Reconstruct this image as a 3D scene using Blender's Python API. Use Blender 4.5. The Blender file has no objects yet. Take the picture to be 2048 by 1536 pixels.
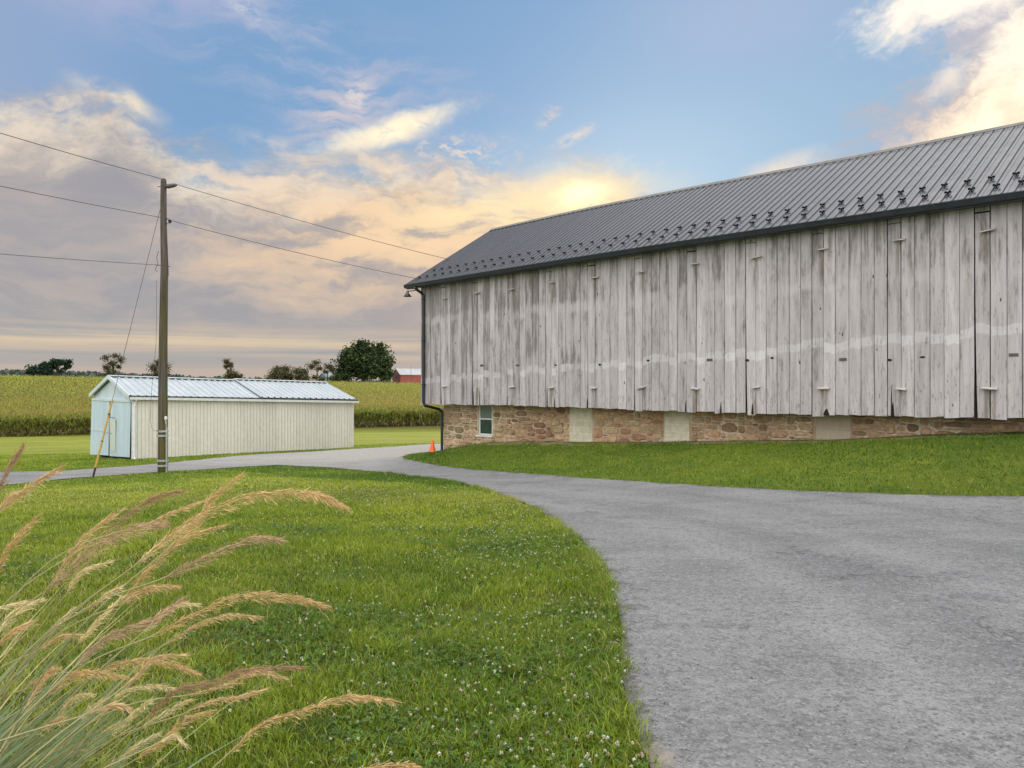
import bpy, bmesh, math, random
import numpy as np
from mathutils import Vector, Matrix
from mathutils.geometry import delaunay_2d_cdt

random.seed(7)
rng = np.random.default_rng(11)
R = math.radians
scene = bpy.context.scene
COL = scene.collection

# ------------------------------------------------------------------ camera
CAM_Z, FPX, U0, V0 = 1.6, 1539.0, 1024.0, 770.0        # eye height; focal length, centre and horizon of the photo's 2048x1536 frame
cam_data = bpy.data.cameras.new('camera')
cam_data.sensor_width = 36.0
cam_data.lens = 36.0 * FPX / 2048.0
cam_data.clip_start = 0.05
cam_data.clip_end = 20000.0
cam = bpy.data.objects.new('camera', cam_data)
COL.objects.link(cam)
cam.location = (0, 0, CAM_Z)
cam.rotation_euler = (R(90) + math.atan((V0 - 768.0) / FPX), 0, 0)
scene.camera = cam

# ------------------------------------------------------------------ exposure
vs = scene.view_settings
vs.view_transform = 'Standard'
vs.look = 'None'
vs.exposure = 0.0
vs.gamma = 1.0
vs.use_curve_mapping = False
scene.cycles.max_bounces = 7
scene.cycles.diffuse_bounces = 3
scene.cycles.transparent_max_bounces = 8
scene.cycles.use_denoising = True

# ------------------------------------------------------------------ sun (low, veiled by cloud, ahead of the camera)
SUN_AZ, SUN_EL = 9.0, 16.0
sun_dir = Vector((math.sin(R(SUN_AZ)) * math.cos(R(SUN_EL)), math.cos(R(SUN_AZ)) * math.cos(R(SUN_EL)), math.sin(R(SUN_EL))))
sl = bpy.data.lights.new('sun', 'SUN')
sl.energy = 1.5
sl.angle = R(14)
sl.color = (1.0, 0.86, 0.66)
so = bpy.data.objects.new('sun', sl)
COL.objects.link(so)
so.rotation_euler = sun_dir.to_track_quat('Z', 'Y').to_euler()


# ------------------------------------------------------------------ node helper
class NT:
    def __init__(self, tree):
        self.t = tree; self.n = tree.nodes; self.l = tree.links
    def node(self, kind, **kw):
        nd = self.n.new(kind)
        for k, v in kw.items(): setattr(nd, k, v)
        return nd
    def put(self, sock, v):
        if v is None: return
        if isinstance(v, bpy.types.NodeSocket): self.l.new(v, sock)
        else:
            if sock.type == 'RGBA' and isinstance(v, (tuple, list)) and len(v) == 3: v = (*v, 1)
            sock.default_value = v
    def m(self, op, a, b=None, c=None, clamp=False):
        nd = self.node('ShaderNodeMath', operation=op); nd.use_clamp = clamp
        for s, v in zip(nd.inputs, (a, b, c)): self.put(s, v)
        return nd.outputs[0]
    def add(self, a, b): return self.m('ADD', a, b)
    def sub(self, a, b): return self.m('SUBTRACT', a, b)
    def mul(self, a, b): return self.m('MULTIPLY', a, b)
    def ss(self, x, a, b):                                   # smoothstep a..b -> 0..1
        nd = self.node('ShaderNodeMapRange', interpolation_type='SMOOTHSTEP')
        for s, v in zip(nd.inputs, (x, a, b, 0.0, 1.0)): self.put(s, v)
        return nd.outputs[0]
    def lin(self, x, a, b, c=0.0, d=1.0):
        nd = self.node('ShaderNodeMapRange')
        for s, v in zip(nd.inputs, (x, a, b, c, d)): self.put(s, v)
        return nd.outputs[0]
    def mix(self, f, a, b, mode='MIX'):
        nd = self.node('ShaderNodeMix', data_type='RGBA', blend_type=mode)
        self.put(nd.inputs[0], f); self.put(nd.inputs[6], a); self.put(nd.inputs[7], b)
        return nd.outputs[2]
    def xyz(self, x, y, z):
        nd = self.node('ShaderNodeCombineXYZ')
        for s, v in zip(nd.inputs, (x, y, z)): self.put(s, v)
        return nd.outputs[0]
    def sep(self, v):
        nd = self.node('ShaderNodeSeparateXYZ'); self.put(nd.inputs[0], v)
        return nd.outputs[0], nd.outputs[1], nd.outputs[2]
    def scale(self, v, s):
        nd = self.node('ShaderNodeVectorMath', operation='MULTIPLY'); self.put(nd.inputs[0], v); nd.inputs[1].default_value = s
        return nd.outputs[0]
    def noise(self, vec, scale, detail=4.0, rough=0.55, dist=0.0, color=False):
        nd = self.node('ShaderNodeTexNoise')
        self.put(nd.inputs['Vector'], vec); nd.inputs['Scale'].default_value = scale
        nd.inputs['Detail'].default_value = detail; nd.inputs['Roughness'].default_value = rough
        nd.inputs['Distortion'].default_value = dist
        return nd.outputs['Color' if color else 'Fac']
    def ramp(self, f, stops, interp='LINEAR'):
        nd = self.node('ShaderNodeValToRGB'); cr = nd.color_ramp; cr.interpolation = interp
        while len(cr.elements) < len(stops): cr.elements.new(0.5)
        for e, (p, c) in zip(cr.elements, stops):
            e.position = p
            e.color = (c, c, c, 1) if isinstance(c, (int, float)) else (*c, 1)
        self.put(nd.inputs[0], f)
        return nd.outputs[0]


# ------------------------------------------------------------------ world: Nishita sky under an evening cloud deck (direction space)
world = bpy.data.worlds.new("World")
scene.world = world
world.use_nodes = True
w = NT(world.node_tree)
w.n.clear()
gen = w.node('ShaderNodeTexCoord').outputs['Generated']
dx, dy, dz = w.sep(gen)
AZ = w.mul(w.m('ARCTAN2', dx, dy), 57.29578)
EL = w.mul(w.m('ARCSINE', dz), 57.29578)
sky = w.node('ShaderNodeTexSky', sky_type='NISHITA')
sky.sun_disc = False
sky.sun_elevation = R(SUN_EL)
sky.sun_rotation = R(SUN_AZ)
sky.altitude = 120.0
sky.air_density = 1.0
sky.dust_density = 1.0
SKY = 0.10
pos = w.xyz(AZ, EL, 0.0)
warp = w.node('ShaderNodeVectorMath', operation='SUBTRACT')
w.put(warp.inputs[0], w.noise(pos, 0.10, 5, 0.6, color=True)); warp.inputs[1].default_value = (0.5, 0.5, 0.5)
def warped(k, sx=1.0, sy=1.0, rot=0.0):
    ad = w.node('ShaderNodeVectorMath', operation='MULTIPLY_ADD')
    w.put(ad.inputs[0], warp.outputs[0]); ad.inputs[1].default_value = (k, k, 0); w.put(ad.inputs[2], pos)
    mp = w.node('ShaderNodeMapping'); w.put(mp.inputs[0], ad.outputs[0])
    mp.inputs['Rotation'].default_value = (0, 0, R(rot)); mp.inputs['Scale'].default_value = (sx, sy, 1)
    return mp.outputs[0]
def blob(az, el, sx, sy, rot, k=3.0, a=0.15, b=1.0, rag=0.0):    # soft cloud mass centred on a direction, ragged by noise
    ad = w.node('ShaderNodeVectorMath', operation='MULTIPLY_ADD')
    w.put(ad.inputs[0], warp.outputs[0]); ad.inputs[1].default_value = (k, k, 0); w.put(ad.inputs[2], pos)
    sb = w.node('ShaderNodeVectorMath', operation='SUBTRACT'); w.put(sb.inputs[0], ad.outputs[0]); sb.inputs[1].default_value = (az, el, 0)
    vr = w.node('ShaderNodeVectorRotate', rotation_type='Z_AXIS'); w.put(vr.inputs[0], sb.outputs[0]); vr.inputs['Angle'].default_value = -R(rot)
    ml = w.scale(vr.outputs[0], (1 / sx, 1 / sy, 0))
    ln = w.node('ShaderNodeVectorMath', operation='LENGTH'); w.put(ln.inputs[0], ml)
    d = ln.outputs['Value']
    if rag: d = w.add(d, w.mul(w.sub(w.add(w.mul(puff, 0.6), w.mul(fine, 0.4)), 0.5), rag))
    return w.ss(d, b, a)
fib = w.noise(warped(7.0, 0.42, 1.25, -14), 0.46, 8, 0.62)       # wind-drawn fibres
fib2 = w.noise(warped(5.0, 0.30, 1.5, 24), 0.60, 7, 0.62)
puff = w.noise(warped(3.0, 0.8, 1.1), 0.24, 8, 0.60)
big = w.noise(warped(4.0, 0.55, 1.2), 0.085, 4, 0.5)
fine = w.noise(warped(5.0, 0.8, 1.6, -30), 1.1, 7, 0.66)
mott = w.noise(warped(5.0, 0.35, 1.3, -8), 0.30, 7, 0.60)
# upper edge of the cloud deck as elevation against azimuth
edge_pts = [(-40, 16.5), (-33.6, 17.4), (-31, 18.0), (-27.6, 19.2), (-25.5, 17.8), (-23.3, 15.8), (-19.8, 15.4), (-16.8, 16.0), (-13.7, 16.6),
            (-11.2, 17.0), (-8.3, 17.0), (-4.6, 16.8), (-3.5, 15.9), (0, 15.6), (2.8, 15.8), (6.5, 16.2), (8.7, 14.4), (11, 11.4),
            (14, 9.0), (18.5, 9.0), (22, 9.5), (27, 9), (40, 9)]
E_ = w.mul(w.ramp(w.lin(AZ, -40, 40), [((a + 40) / 80, e / 30) for a, e in edge_pts]), 30.0)
depth_in = w.add(w.sub(E_, EL), w.add(w.mul(w.sub(fib, 0.5), 8.5), w.add(w.mul(w.sub(puff, 0.5), 3.5), w.mul(w.sub(fine, 0.5), 1.6))))
deck = w.ss(depth_in, -1.6, 3.4)
rim = w.mul(deck, w.ss(depth_in, 5.6, 1.2))
# colour of the deck
lilac, grey, peach, cream = (0.51, 0.445, 0.42), (0.35, 0.35, 0.38), (0.84, 0.62, 0.42), (1.0, 0.84, 0.63)
sunward = blob(0.0, 12.8, 36, 10, 8, 2.0, 0.0, 1.0)
dc = w.mix(w.ss(big, 0.34, 0.64), grey, lilac)
dc = w.mix(w.mul(w.ss(mott, 0.45, 0.68), 0.5), dc, (0.57, 0.475, 0.44))
dc = w.mix(w.mul(w.ss(EL, 12.0, 6.0), 0.55), dc, w.mix(w.ss(mott, 0.40, 0.62), (0.325, 0.345, 0.375), (0.46, 0.42, 0.395)))
dc = w.mix(w.ss(w.add(w.add(w.mul(sunward, 0.80), w.mul(mott, 0.95)), w.mul(puff, 0.30)), 0.74, 1.28), dc, peach)
dc = w.mix(w.mul(w.mul(w.ss(mott, 0.52, 0.38), 0.70), w.ss(EL, 18, 12)), dc, (0.37, 0.355, 0.385))
dc = w.mix(w.mul(rim, w.ss(w.add(puff, w.mul(fine, 0.4)), 0.50, 0.88)), dc, cream)
# layered haze above the horizon
bands = w.noise(w.xyz(w.mul(w.add(AZ, 12.0), 0.030), w.add(w.mul(EL, 1.7), w.mul(AZ, 0.006)), 3.7), 1.0, 4, 0.5, 0.25)
low = w.ss(EL, 6.0, 1.8)
lc = w.mix(w.ss(bands, 0.36, 0.66), (0.35, 0.375, 0.385), (0.66, 0.53, 0.40))
lc = w.mix(w.mul(w.ss(w.m('ABSOLUTE', w.add(w.sub(EL, 3.1), w.mul(w.sub(fib2, 0.5), 0.7))), 0.55, 0.10), w.ss(bands, 0.30, 0.52)), lc, (0.80, 0.64, 0.42))
lc = w.mix(w.ss(EL, 2.6, 0.3), lc, (0.57, 0.46, 0.385))
dc = w.mix(w.mul(low, 0.85), dc, lc)
dc = w.mix(w.mul(w.ss(AZ, -14, -4), w.mul(w.ss(EL, 11, 6), 0.45)), dc, (0.60, 0.46, 0.37))
base = w.mix(1.0, sky.outputs[0], (0.052, 0.062, 0.074), 'MULTIPLY')
bl = w.mix(w.ss(w.add(AZ, w.mul(EL, -0.5)), -16, 22), (0.205, 0.385, 0.645), (0.33, 0.50, 0.71))
bl = w.mix(w.ss(w.add(EL, w.mul(AZ, -0.10)), 21, 13), bl, (0.315, 0.505, 0.71))
bl = w.mix(w.ss(AZ, -20, -36), bl, (0.33, 0.445, 0.66))
base = w.mix(0.85, base, bl)
# thin veils high up
veil = w.mul(w.ss(fib2, 0.40, 0.74), blob(-15, 22.5, 26, 7, -24, 5.0, 0.0, 1.0))
sc_ = w.mix(w.mul(veil, 0.65), base, (0.56, 0.55, 0.66))
sc_ = w.mix(w.mul(blob(-27, 26.0, 14, 5, 0, 4.0, 0.0, 1.0), w.ss(puff, 0.3, 0.7)), sc_, (0.44, 0.47, 0.68))
sc_ = w.mix(w.mul(blob(17.0, 25.5, 14, 5.5, 0, 4.0, 0.0, 1.0), 0.40), sc_, (0.50, 0.54, 0.74))
sc_ = w.mix(w.mul(blob(-12.5, 19.2, 6.5, 3.4, 35, 5, 0.0, 1.0), w.ss(fib2, 0.34, 0.62)), sc_, (0.62, 0.57, 0.63))
sc_ = w.mix(w.mul(blob(-11.3, 20.6, 2.4, 1.8, 60, 4, 0.0, 1.0), w.ss(fine, 0.36, 0.62)), sc_, (0.76, 0.68, 0.66))
sc_ = w.mix(w.mul(blob(-20, 25.5, 5.0, 1.3, -35, 3, 0.0, 1.0), w.ss(fine, 0.36, 0.66)), sc_, (0.60, 0.62, 0.72))
sc_ = w.mix(w.mul(w.ss(fine, 0.40, 0.60), blob(2.7, 19.2, 1.5, 0.9, 45, 1.5, 0.0, 1.0)), sc_, (0.68, 0.62, 0.62))
sc_ = w.mix(w.mul(w.ss(fine, 0.38, 0.60), blob(4.6, 17.9, 2.6, 0.7, 25, 1.5, 0.0, 1.0)), sc_, (0.78, 0.70, 0.64))
sc_ = w.mix(w.mul(w.ss(puff, 0.32, 0.60), blob(19.6, 14.6, 4.6, 1.7, 10, 2.0, 0.0, 1.0)), sc_, (0.95, 0.80, 0.64))
sc_ = w.mix(deck, sc_, dc)
def lay(c, fac, col): return w.mix(fac, c, col)
sc_ = lay(sc_, w.mul(blob(-3.5, 15.2, 6.0, 1.5, -8, 3.0, 0.0, 1.0), w.mul(w.ss(fib, 0.58, 0.40), 0.55)), (0.36, 0.40, 0.48))
sc_ = lay(sc_, w.mul(blob(-4.0, 17.0, 6.5, 1.6, 0, 3.0, 0.0, 1.0), w.ss(fine, 0.46, 0.66)), (0.84, 0.72, 0.62))
sc_ = lay(sc_, w.mul(blob(-9.0, 18.1, 7.4, 1.25, 18, 1.6, 0.10, 1.0, 1.3), w.ss(fib, 0.24, 0.48)), (1.15, 0.98, 0.70))
sc_ = lay(sc_, w.mul(blob(-27.0, 18.4, 4.4, 1.2, -18, 2.5, 0.0, 1.0, 0.6), w.ss(puff, 0.34, 0.62)), (0.98, 0.84, 0.63))
sc_ = lay(sc_, w.mul(blob(-17.0, 16.4, 4.4, 1.2, -8, 2.5, 0.0, 1.0, 0.6), w.ss(puff, 0.36, 0.62)), (0.86, 0.73, 0.62))
sc_ = lay(sc_, w.mul(blob(0.0, 12.6, 16.0, 3.2, 6, 3.0, 0.0, 1.0), w.ss(mott, 0.34, 0.58)), (1.10, 0.86, 0.50))
sc_ = lay(sc_, w.mul(blob(-9.0, 10.6, 14.0, 3.0, -12, 3.0, 0.0, 1.0), w.ss(mott, 0.42, 0.60)), (0.98, 0.70, 0.45))
sc_ = lay(sc_, w.mul(blob(-16.0, 13.8, 13.0, 2.8, 8, 3.0, 0.0, 1.0), w.ss(mott, 0.44, 0.60)), (0.90, 0.72, 0.56))
sc_ = lay(sc_, w.mul(blob(5.0, 14.2, 6.0, 3.0, 8, 3.5, 0.0, 1.0, 1.5), 0.85), (1.12, 0.90, 0.55))
sc_ = lay(sc_, blob(5.3, 13.9, 2.9, 1.5, 10, 3.0, 0.0, 1.0, 1.4), (1.5, 1.28, 0.78))
# the lit cloud bank over the barn's right end
sc_ = lay(sc_, w.mul(blob(35.0, 17.0, 15.5, 7.4, 27, 5.0, 0.55, 1.0, 1.8), 0.92), (0.53, 0.50, 0.53))
sc_ = lay(sc_, w.mul(blob(33.0, 23.6, 10.0, 5.0, 10, 4.5, 0.3, 1.0, 1.6), 0.85), (0.56, 0.54, 0.61))
sc_ = lay(sc_, blob(35.0, 15.8, 14.5, 5.6, 25, 4.0, 0.55, 1.0, 1.5), (0.90, 0.72, 0.58))
sc_ = lay(sc_, blob(36.0, 15.8, 13.6, 5.2, 25, 4.0, 0.50, 1.0, 1.5), w.mix(w.ss(puff, 0.35, 0.65), (0.98, 0.82, 0.62), (1.35, 1.20, 0.90)))
sc_ = lay(sc_, blob(29.6, 19.0, 2.4, 1.3, 30, 3.0, 0.1, 1.0, 2.0), (0.88, 0.79, 0.72))
sc_ = lay(sc_, blob(30.8, 23.8, 9.0, 2.8, 14, 3.5, 0.30, 1.0, 1.7), (1.18, 1.06, 0.90))
sc_ = lay(sc_, blob(36.0, 21.0, 7.4, 2.4, 26, 3.5, 0.3, 1.0, 1.7), (1.2, 1.06, 0.86))
# unseen bright cloud added overhead and behind the viewer to light walls and lawn
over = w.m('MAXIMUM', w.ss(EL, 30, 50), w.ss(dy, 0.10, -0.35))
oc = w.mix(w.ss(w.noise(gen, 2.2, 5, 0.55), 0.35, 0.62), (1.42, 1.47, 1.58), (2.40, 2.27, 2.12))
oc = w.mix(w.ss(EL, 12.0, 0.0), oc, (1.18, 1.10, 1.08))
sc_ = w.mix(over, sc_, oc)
sc_ = w.mix(w.ss(EL, -0.5, -3.0), sc_, (0.12, 0.13, 0.08))
bg = w.node('ShaderNodeBackground')
k = w.node('ShaderNodeVectorMath', operation='SCALE'); w.put(k.inputs[0], sc_); k.inputs['Scale'].default_value = 1.0 / SKY
w.put(bg.inputs['Color'], k.outputs[0]); bg.inputs['Strength'].default_value = SKY
wo = w.node('ShaderNodeOutputWorld'); w.l.new(bg.outputs[0], wo.inputs[0])


# ================================================================== mesh helpers
def link(o, parent=None):
    COL.objects.link(o)
    if parent is not None: o.parent = parent
    return o

def tag(o, label=None, cat=None, group=None, kind=None):
    if label: o['label'] = label
    if cat: o['category'] = cat
    if group: o['group'] = group
    if kind: o['kind'] = kind
    return o

def empty(name, loc, rz=0.0):
    o = bpy.data.objects.new(name, None)
    o.location = loc; o.rotation_euler = (0, 0, rz); o.empty_display_size = 0.3
    return link(o)

def bulk(name, verts, polys, mat, parent=None, col=None, smooth=False):
    """verts (n,3) array; polys list of (m,k) index arrays; col (n,3) per-vertex colour."""
    me = bpy.data.meshes.new(name)
    verts = np.asarray(verts, dtype=np.float32)
    loops = np.concatenate([p.reshape(-1) for p in polys]).astype(np.int32)
    sizes = np.concatenate([np.full(len(p), p.shape[1], dtype=np.int32) for p in polys])
    starts = np.concatenate([[0], np.cumsum(sizes)[:-1]]).astype(np.int32)
    me.vertices.add(len(verts)); me.vertices.foreach_set('co', verts.reshape(-1))
    me.loops.add(len(loops)); me.loops.foreach_set('vertex_index', loops)
    me.polygons.add(len(sizes)); me.polygons.foreach_set('loop_start', starts)
    if smooth: me.polygons.foreach_set('use_smooth', np.ones(len(sizes), dtype=bool))
    me.update(calc_edges=True)
    if col is not None:
        a = me.attributes.new('tint', 'FLOAT_COLOR', 'POINT')
        c = np.ones((len(verts), 4), dtype=np.float32); c[:, :3] = col
        a.data.foreach_set('color', c.reshape(-1))
    me.materials.append(mat)
    return link(bpy.data.objects.new(name, me), parent)

class MB:
    """collects boxes, prisms and tubes and links them as ONE mesh object"""
    def __init__(self): self.v = []; self.f = []; self.tone = []; self.mi = []
    def face(self, idx, tone=0.5, mi=0): self.f.append(tuple(idx)); self.tone.append(tone); self.mi.append(mi)
    def pts(self, pts):
        b = len(self.v); self.v.extend([tuple(p) for p in pts]); return b
    def hexa(self, p, tone=0.5, mi=0):                        # 8 corners: bottom ring then top ring
        b = self.pts(p)
        for q in ((0, 3, 2, 1), (4, 5, 6, 7), (0, 1, 5, 4), (1, 2, 6, 5), (2, 3, 7, 6), (3, 0, 4, 7)):
            self.face([b + i for i in q], tone, mi)
    def box(self, x0, x1, y0, y1, z0, z1, tone=0.5, mi=0):
        self.hexa([(x0, y0, z0), (x1, y0, z0), (x1, y1, z0), (x0, y1, z0), (x0, y0, z1), (x1, y0, z1), (x1, y1, z1), (x0, y1, z1)], tone, mi)
    def quad(self, a, b, c, d, tone=0.5, mi=0):
        i = self.pts((a, b, c, d)); self.face((i, i + 1, i + 2, i + 3), tone, mi)
    def strip(self, rows, tone=0.5, mi=0, closed=False):      # rows of equal point counts joined by quads
        n = len(rows[0]); b = self.pts([p for r in rows for p in r])
        for i in range(len(rows) - 1):
            for j in range(n if closed else n - 1):
                k = (j + 1) % n
                self.face((b + i * n + j, b + i * n + k, b + (i + 1) * n + k, b + (i + 1) * n + j), tone, mi)
        return b
    def tube(self, path, rad, n=8, tone=0.5, mi=0, cap=True):
        path = [Vector(p) for p in path]; rows = []
        if isinstance(rad, (int, float)): rad = [rad] * len(path)
        for i, p in enumerate(path):
            t = (path[min(i + 1, len(path) - 1)] - path[max(i - 1, 0)]).normalized()
            up = Vector((0, 0, 1)) if abs(t.z) < 0.9 else Vector((1, 0, 0))
            a = t.cross(up).normalized(); b = a.cross(t)
            rows.append([p + (a * math.cos(2 * math.pi * q / n) + b * math.sin(2 * math.pi * q / n)) * rad[i] for q in range(n)])
        s = self.strip(rows, tone, mi, True)
        if cap:
            self.face([s + q for q in range(n)], tone, mi); e = s + (len(rows) - 1) * n
            self.face([e + q for q in reversed(range(n))], tone, mi)
    def lathe(self, prof, c=(0, 0, 0), n=16, tone=0.5, mi=0, cap=True):
        rows = [[(c[0] + r * math.cos(2 * math.pi * q / n), c[1] + r * math.sin(2 * math.pi * q / n), c[2] + z) for q in range(n)] for r, z in prof]
        s = self.strip(rows, tone, mi, True)
        if cap:
            self.face([s + q for q in reversed(range(n))], tone, mi); e = s + (len(rows) - 1) * n
            self.face([e + q for q in range(n)], tone, mi)
    def build(self, name, mats, parent=None, smooth=False, bevel=0.0):
        me = bpy.data.meshes.new(name)
        me.from_pydata(self.v, [], self.f)
        if not isinstance(mats, (list, tuple)): mats = [mats]
        for m_ in mats: me.materials.append(m_)
        me.polygons.foreach_set('material_index', self.mi)
        if smooth: me.polygons.foreach_set('use_smooth', [True] * len(self.f))
        a = me.attributes.new('tone', 'FLOAT', 'FACE'); a.data.foreach_set('value', self.tone)
        me.update()
        bm = bmesh.new(); bm.from_mesh(me); bmesh.ops.recalc_face_normals(bm, faces=bm.faces); bm.to_mesh(me); bm.free()
        o = link(bpy.data.objects.new(name, me), parent)
        if bevel:
            bv = o.modifiers.new('bevel', 'BEVEL'); bv.width = bevel; bv.segments = 2; bv.limit_method = 'ANGLE'
        return o

def vnoise(x, y, scale, seed=0):
    """smooth value noise 0..1 on arrays"""
    x = np.asarray(x) / scale; y = np.asarray(y) / scale
    xi = np.floor(x).astype(np.int64); yi = np.floor(y).astype(np.int64)
    fx = x - xi; fy = y - yi; fx = fx * fx * (3 - 2 * fx); fy = fy * fy * (3 - 2 * fy)
    def h(a, b):
        n = (a * 374761393 + b * 668265263 + seed * 1442695041) & 0xffffffff
        n = ((n ^ (n >> 13)) * 1274126177) & 0xffffffff
        return ((n ^ (n >> 16)) & 0xffff) / 65535.0
    return (h(xi, yi) * (1 - fx) + h(xi + 1, yi) * fx) * (1 - fy) + (h(xi, yi + 1) * (1 - fx) + h(xi + 1, yi + 1) * fx) * fy

# ================================================================== the lie of the land
def px(u, v, Y): return ((u - U0) / FPX * Y, Y, CAM_Z + (V0 - v) / FPX * Y)

# barn frame: t along the long wall (towards the camera's right), s into the barn
BD = np.array([0.71278, -0.70139]); BN = np.array([0.70139, 0.71278]); BC = np.array([-3.548, 30.0])
def barn_xy(t, s): return BC + BD * t + BN * s

_c = [(0, 0, 0), (-4, 0, 0), (4, 0, 0), (12, 0, 0.02), (-12, 0, -0.05), (0, -8, 0), (-20, -8, 0), (20, -8, 0),
      (-1.5, 3.2, 0), (0.6, 3.2, 0), (3, 3.2, 0.0), (8, 4, 0), (-6, 6, -0.05), (0, 6, -0.06), (6, 7, -0.03), (13, 8, 0.0),
      (-9, 12, -0.42), (-2, 12, -0.34), (4, 12, -0.24), (-14, 14, -0.66), (-5, 18, -0.72), (-26, 14, -0.9), (-30, 30, -1.6), (-40, 60, -3.2)]
_c += [px(*p) for p in [(2048, 996, 11.5), (1600, 985, 13.0), (1300, 966, 16.0), (1000, 945, 21.0), (880, 935, 24.0), (805, 915, 27.5),
                        (865, 908, 29.0), (326, 945, 24.2), (0, 945, 24.5), (0, 972, 21.3), (190, 952, 23.3), (330, 927, 28.5), (545, 932, 27.0),
                        (480, 912, 31.5), (700, 900, 36.0), (880, 889, 40.0), (265, 919, 32.0), (187, 914, 36.5), (480, 907, 35.0), (710, 895, 39.0),
                        (50, 873, 82.0), (400, 866, 86.0), (780, 858, 90.0), (830, 875, 58.0), (60, 905, 45.0)]]
for t_, z_ in [(0.44, -1.02), (2.23, -0.60), (6.0, -0.32), (10, -0.13), (13.4, 0.085), (16.1, 0.25), (17.8, 0.44), (19.8, 0.59), (24, 0.8)]:
    p_ = barn_xy(t_, 0.75); _c.append((p_[0], p_[1], z_))
for t_, z_ in [(2, -1.4), (10, -1.0), (20, -0.4)]:
    p_ = barn_xy(t_, 9.0); _c.append((p_[0], p_[1], z_))
_c = np.array(_c, dtype=float)

def _U(r2): return np.where(r2 > 1e-9, 0.5 * r2 * np.log(r2 + 1e-12), 0.0)
def _tps_fit(c, lam=0.4):
    n = len(c); d2 = ((c[:, None, :2] - c[None, :, :2]) ** 2).sum(-1)
    A = np.zeros((n + 3, n + 3)); A[:n, :n] = _U(d2) + lam * np.eye(n)
    A[:n, n] = 1; A[:n, n + 1:] = c[:, :2]; A[n, :n] = 1; A[n + 1:, :n] = c[:, :2].T
    return np.linalg.solve(A, np.concatenate([c[:, 2], np.zeros(3)]))
_w = _tps_fit(_c)
def _sm(x, a, b):
    x = np.clip((x - a) / (b - a), 0, 1); return x * x * (3 - 2 * x)
def terrain(X, Y):
    X = np.atleast_1d(np.asarray(X, dtype=float)); Y = np.atleast_1d(np.asarray(Y, dtype=float))
    out = np.empty(len(X))
    for i in range(0, len(X), 20000):
        x = np.clip(X[i:i + 20000], -48, 28); y = np.clip(Y[i:i + 20000], -12, 92)
        d2 = (x[:, None] - _c[None, :, 0]) ** 2 + (y[:, None] - _c[None, :, 1]) ** 2
        out[i:i + 20000] = _U(d2) @ _w[:-3] + _w[-3] + _w[-2] * x + _w[-1] * y
    Yc = np.maximum(Y, 1.0); r = np.clip(X / Yc, -0.9, 0.3)
    q = np.clip((r + 0.665) / 0.515, 0, 1.3)
    zb = -3.95 + 0.40 * q
    zc = 2.1 - 2.25 * q
    wv = np.clip((Y - 82) / 168, 0, 1)
    far = zb + (zc - zb) * np.sin(wv * math.pi / 2)
    far = far - np.clip(Y - 255, 0, 260) * 0.018 * _sm(Y, 255, 300) - 0.0 * Y
    return out + (far - out) * _sm(Y, 66, 92)
def tz(x, y): return float(terrain([x], [y])[0])
def ground_at(u, v, y0=1.5, y1=120.0):
    """point of the ground seen at a pixel of the photo (used once, to survey the road's edges)"""
    Y = np.linspace(y0, y1, 2400); X = (u - U0) / FPX * Y
    Z = CAM_Z + (V0 - v) / FPX * Y - terrain(X, Y)
    i = int(np.argmax(Z < 0)) if (Z < 0).any() else len(Y) - 1
    if i == 0: return X[0], Y[0]
    f = Z[i - 1] / (Z[i - 1] - Z[i]); y = Y[i - 1] + f * (Y[i] - Y[i - 1])
    return (u - U0) / FPX * y, y

lawn_edge = [(1284, 1536), (1275, 1480), (1264, 1420), (1252, 1340), (1241, 1270), (1229, 1220), (1220, 1170), (1195, 1125), (1160, 1082), (1110, 1041),
             (1050, 1008), (970, 980), (880, 960), (780, 947), (700, 940), (620, 934), (550, 931), (480, 935), (380, 942), (250, 950), (120, 960), (0, 972)]
far_edge = [(0, 945), (60, 944), (120, 943), (220, 936), (330, 927), (480, 912), (600, 905), (700, 899), (800, 893), (884, 888)]
island_edge = [(882, 903), (845, 906), (815, 910), (804, 915), (812, 920), (850, 927), (900, 935), (1000, 945), (1150, 956), (1300, 966), (1450, 976), (1600, 984), (1800, 991), (2048, 996)]
def dense(pts, step=0.35, jit=0.03):
    out = []
    for a, b in zip(pts[:-1], pts[1:]):
        n = max(1, int(math.hypot(b[0] - a[0], b[1] - a[1]) / step))
        for i in range(n): out.append((a[0] + (b[0] - a[0]) * i / n + random.uniform(-jit, jit), a[1] + (b[1] - a[1]) * i / n + random.uniform(-jit, jit)))
    out.append(pts[-1]); return out
LE = [ground_at(*p) for p in lawn_edge]; FE = [ground_at(*p) for p in far_edge]; IE = [ground_at(*p) for p in island_edge]
k0 = LE[0]
road_poly = dense([(k0[0] + 0.25, -6.0), (k0[0] + 0.10, 1.2)] + LE + [(LE[-1][0] - 14, LE[-1][1] - 3.0), (FE[0][0] - 14, FE[0][1] - 2.2)] + FE
                  + [(FE[-1][0] + 6, FE[-1][1] + 3.5), (FE[-1][0] + 9.5, FE[-1][1] + 0.5), tuple(barn_xy(-1.0, 4.5)), tuple(barn_xy(-0.75, 1.4))] + IE
                  + [(IE[-1][0] + 9, IE[-1][1] - 1.0), (IE[-1][0] + 9, -6.0)])
RP = np.array(road_poly)
def in_poly(X, Y, P):
    X = np.asarray(X); Y = np.asarray(Y); c = np.zeros(len(X), dtype=bool); j = len(P) - 1
    for i in range(len(P)):
        xi, yi = P[i]; xj, yj = P[j]
        if yi != yj:
            c ^= ((yi > Y) != (yj > Y)) & (X < (xj - xi) * (Y - yi) / (yj - yi) + xi)
        j = i
    return c
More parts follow.
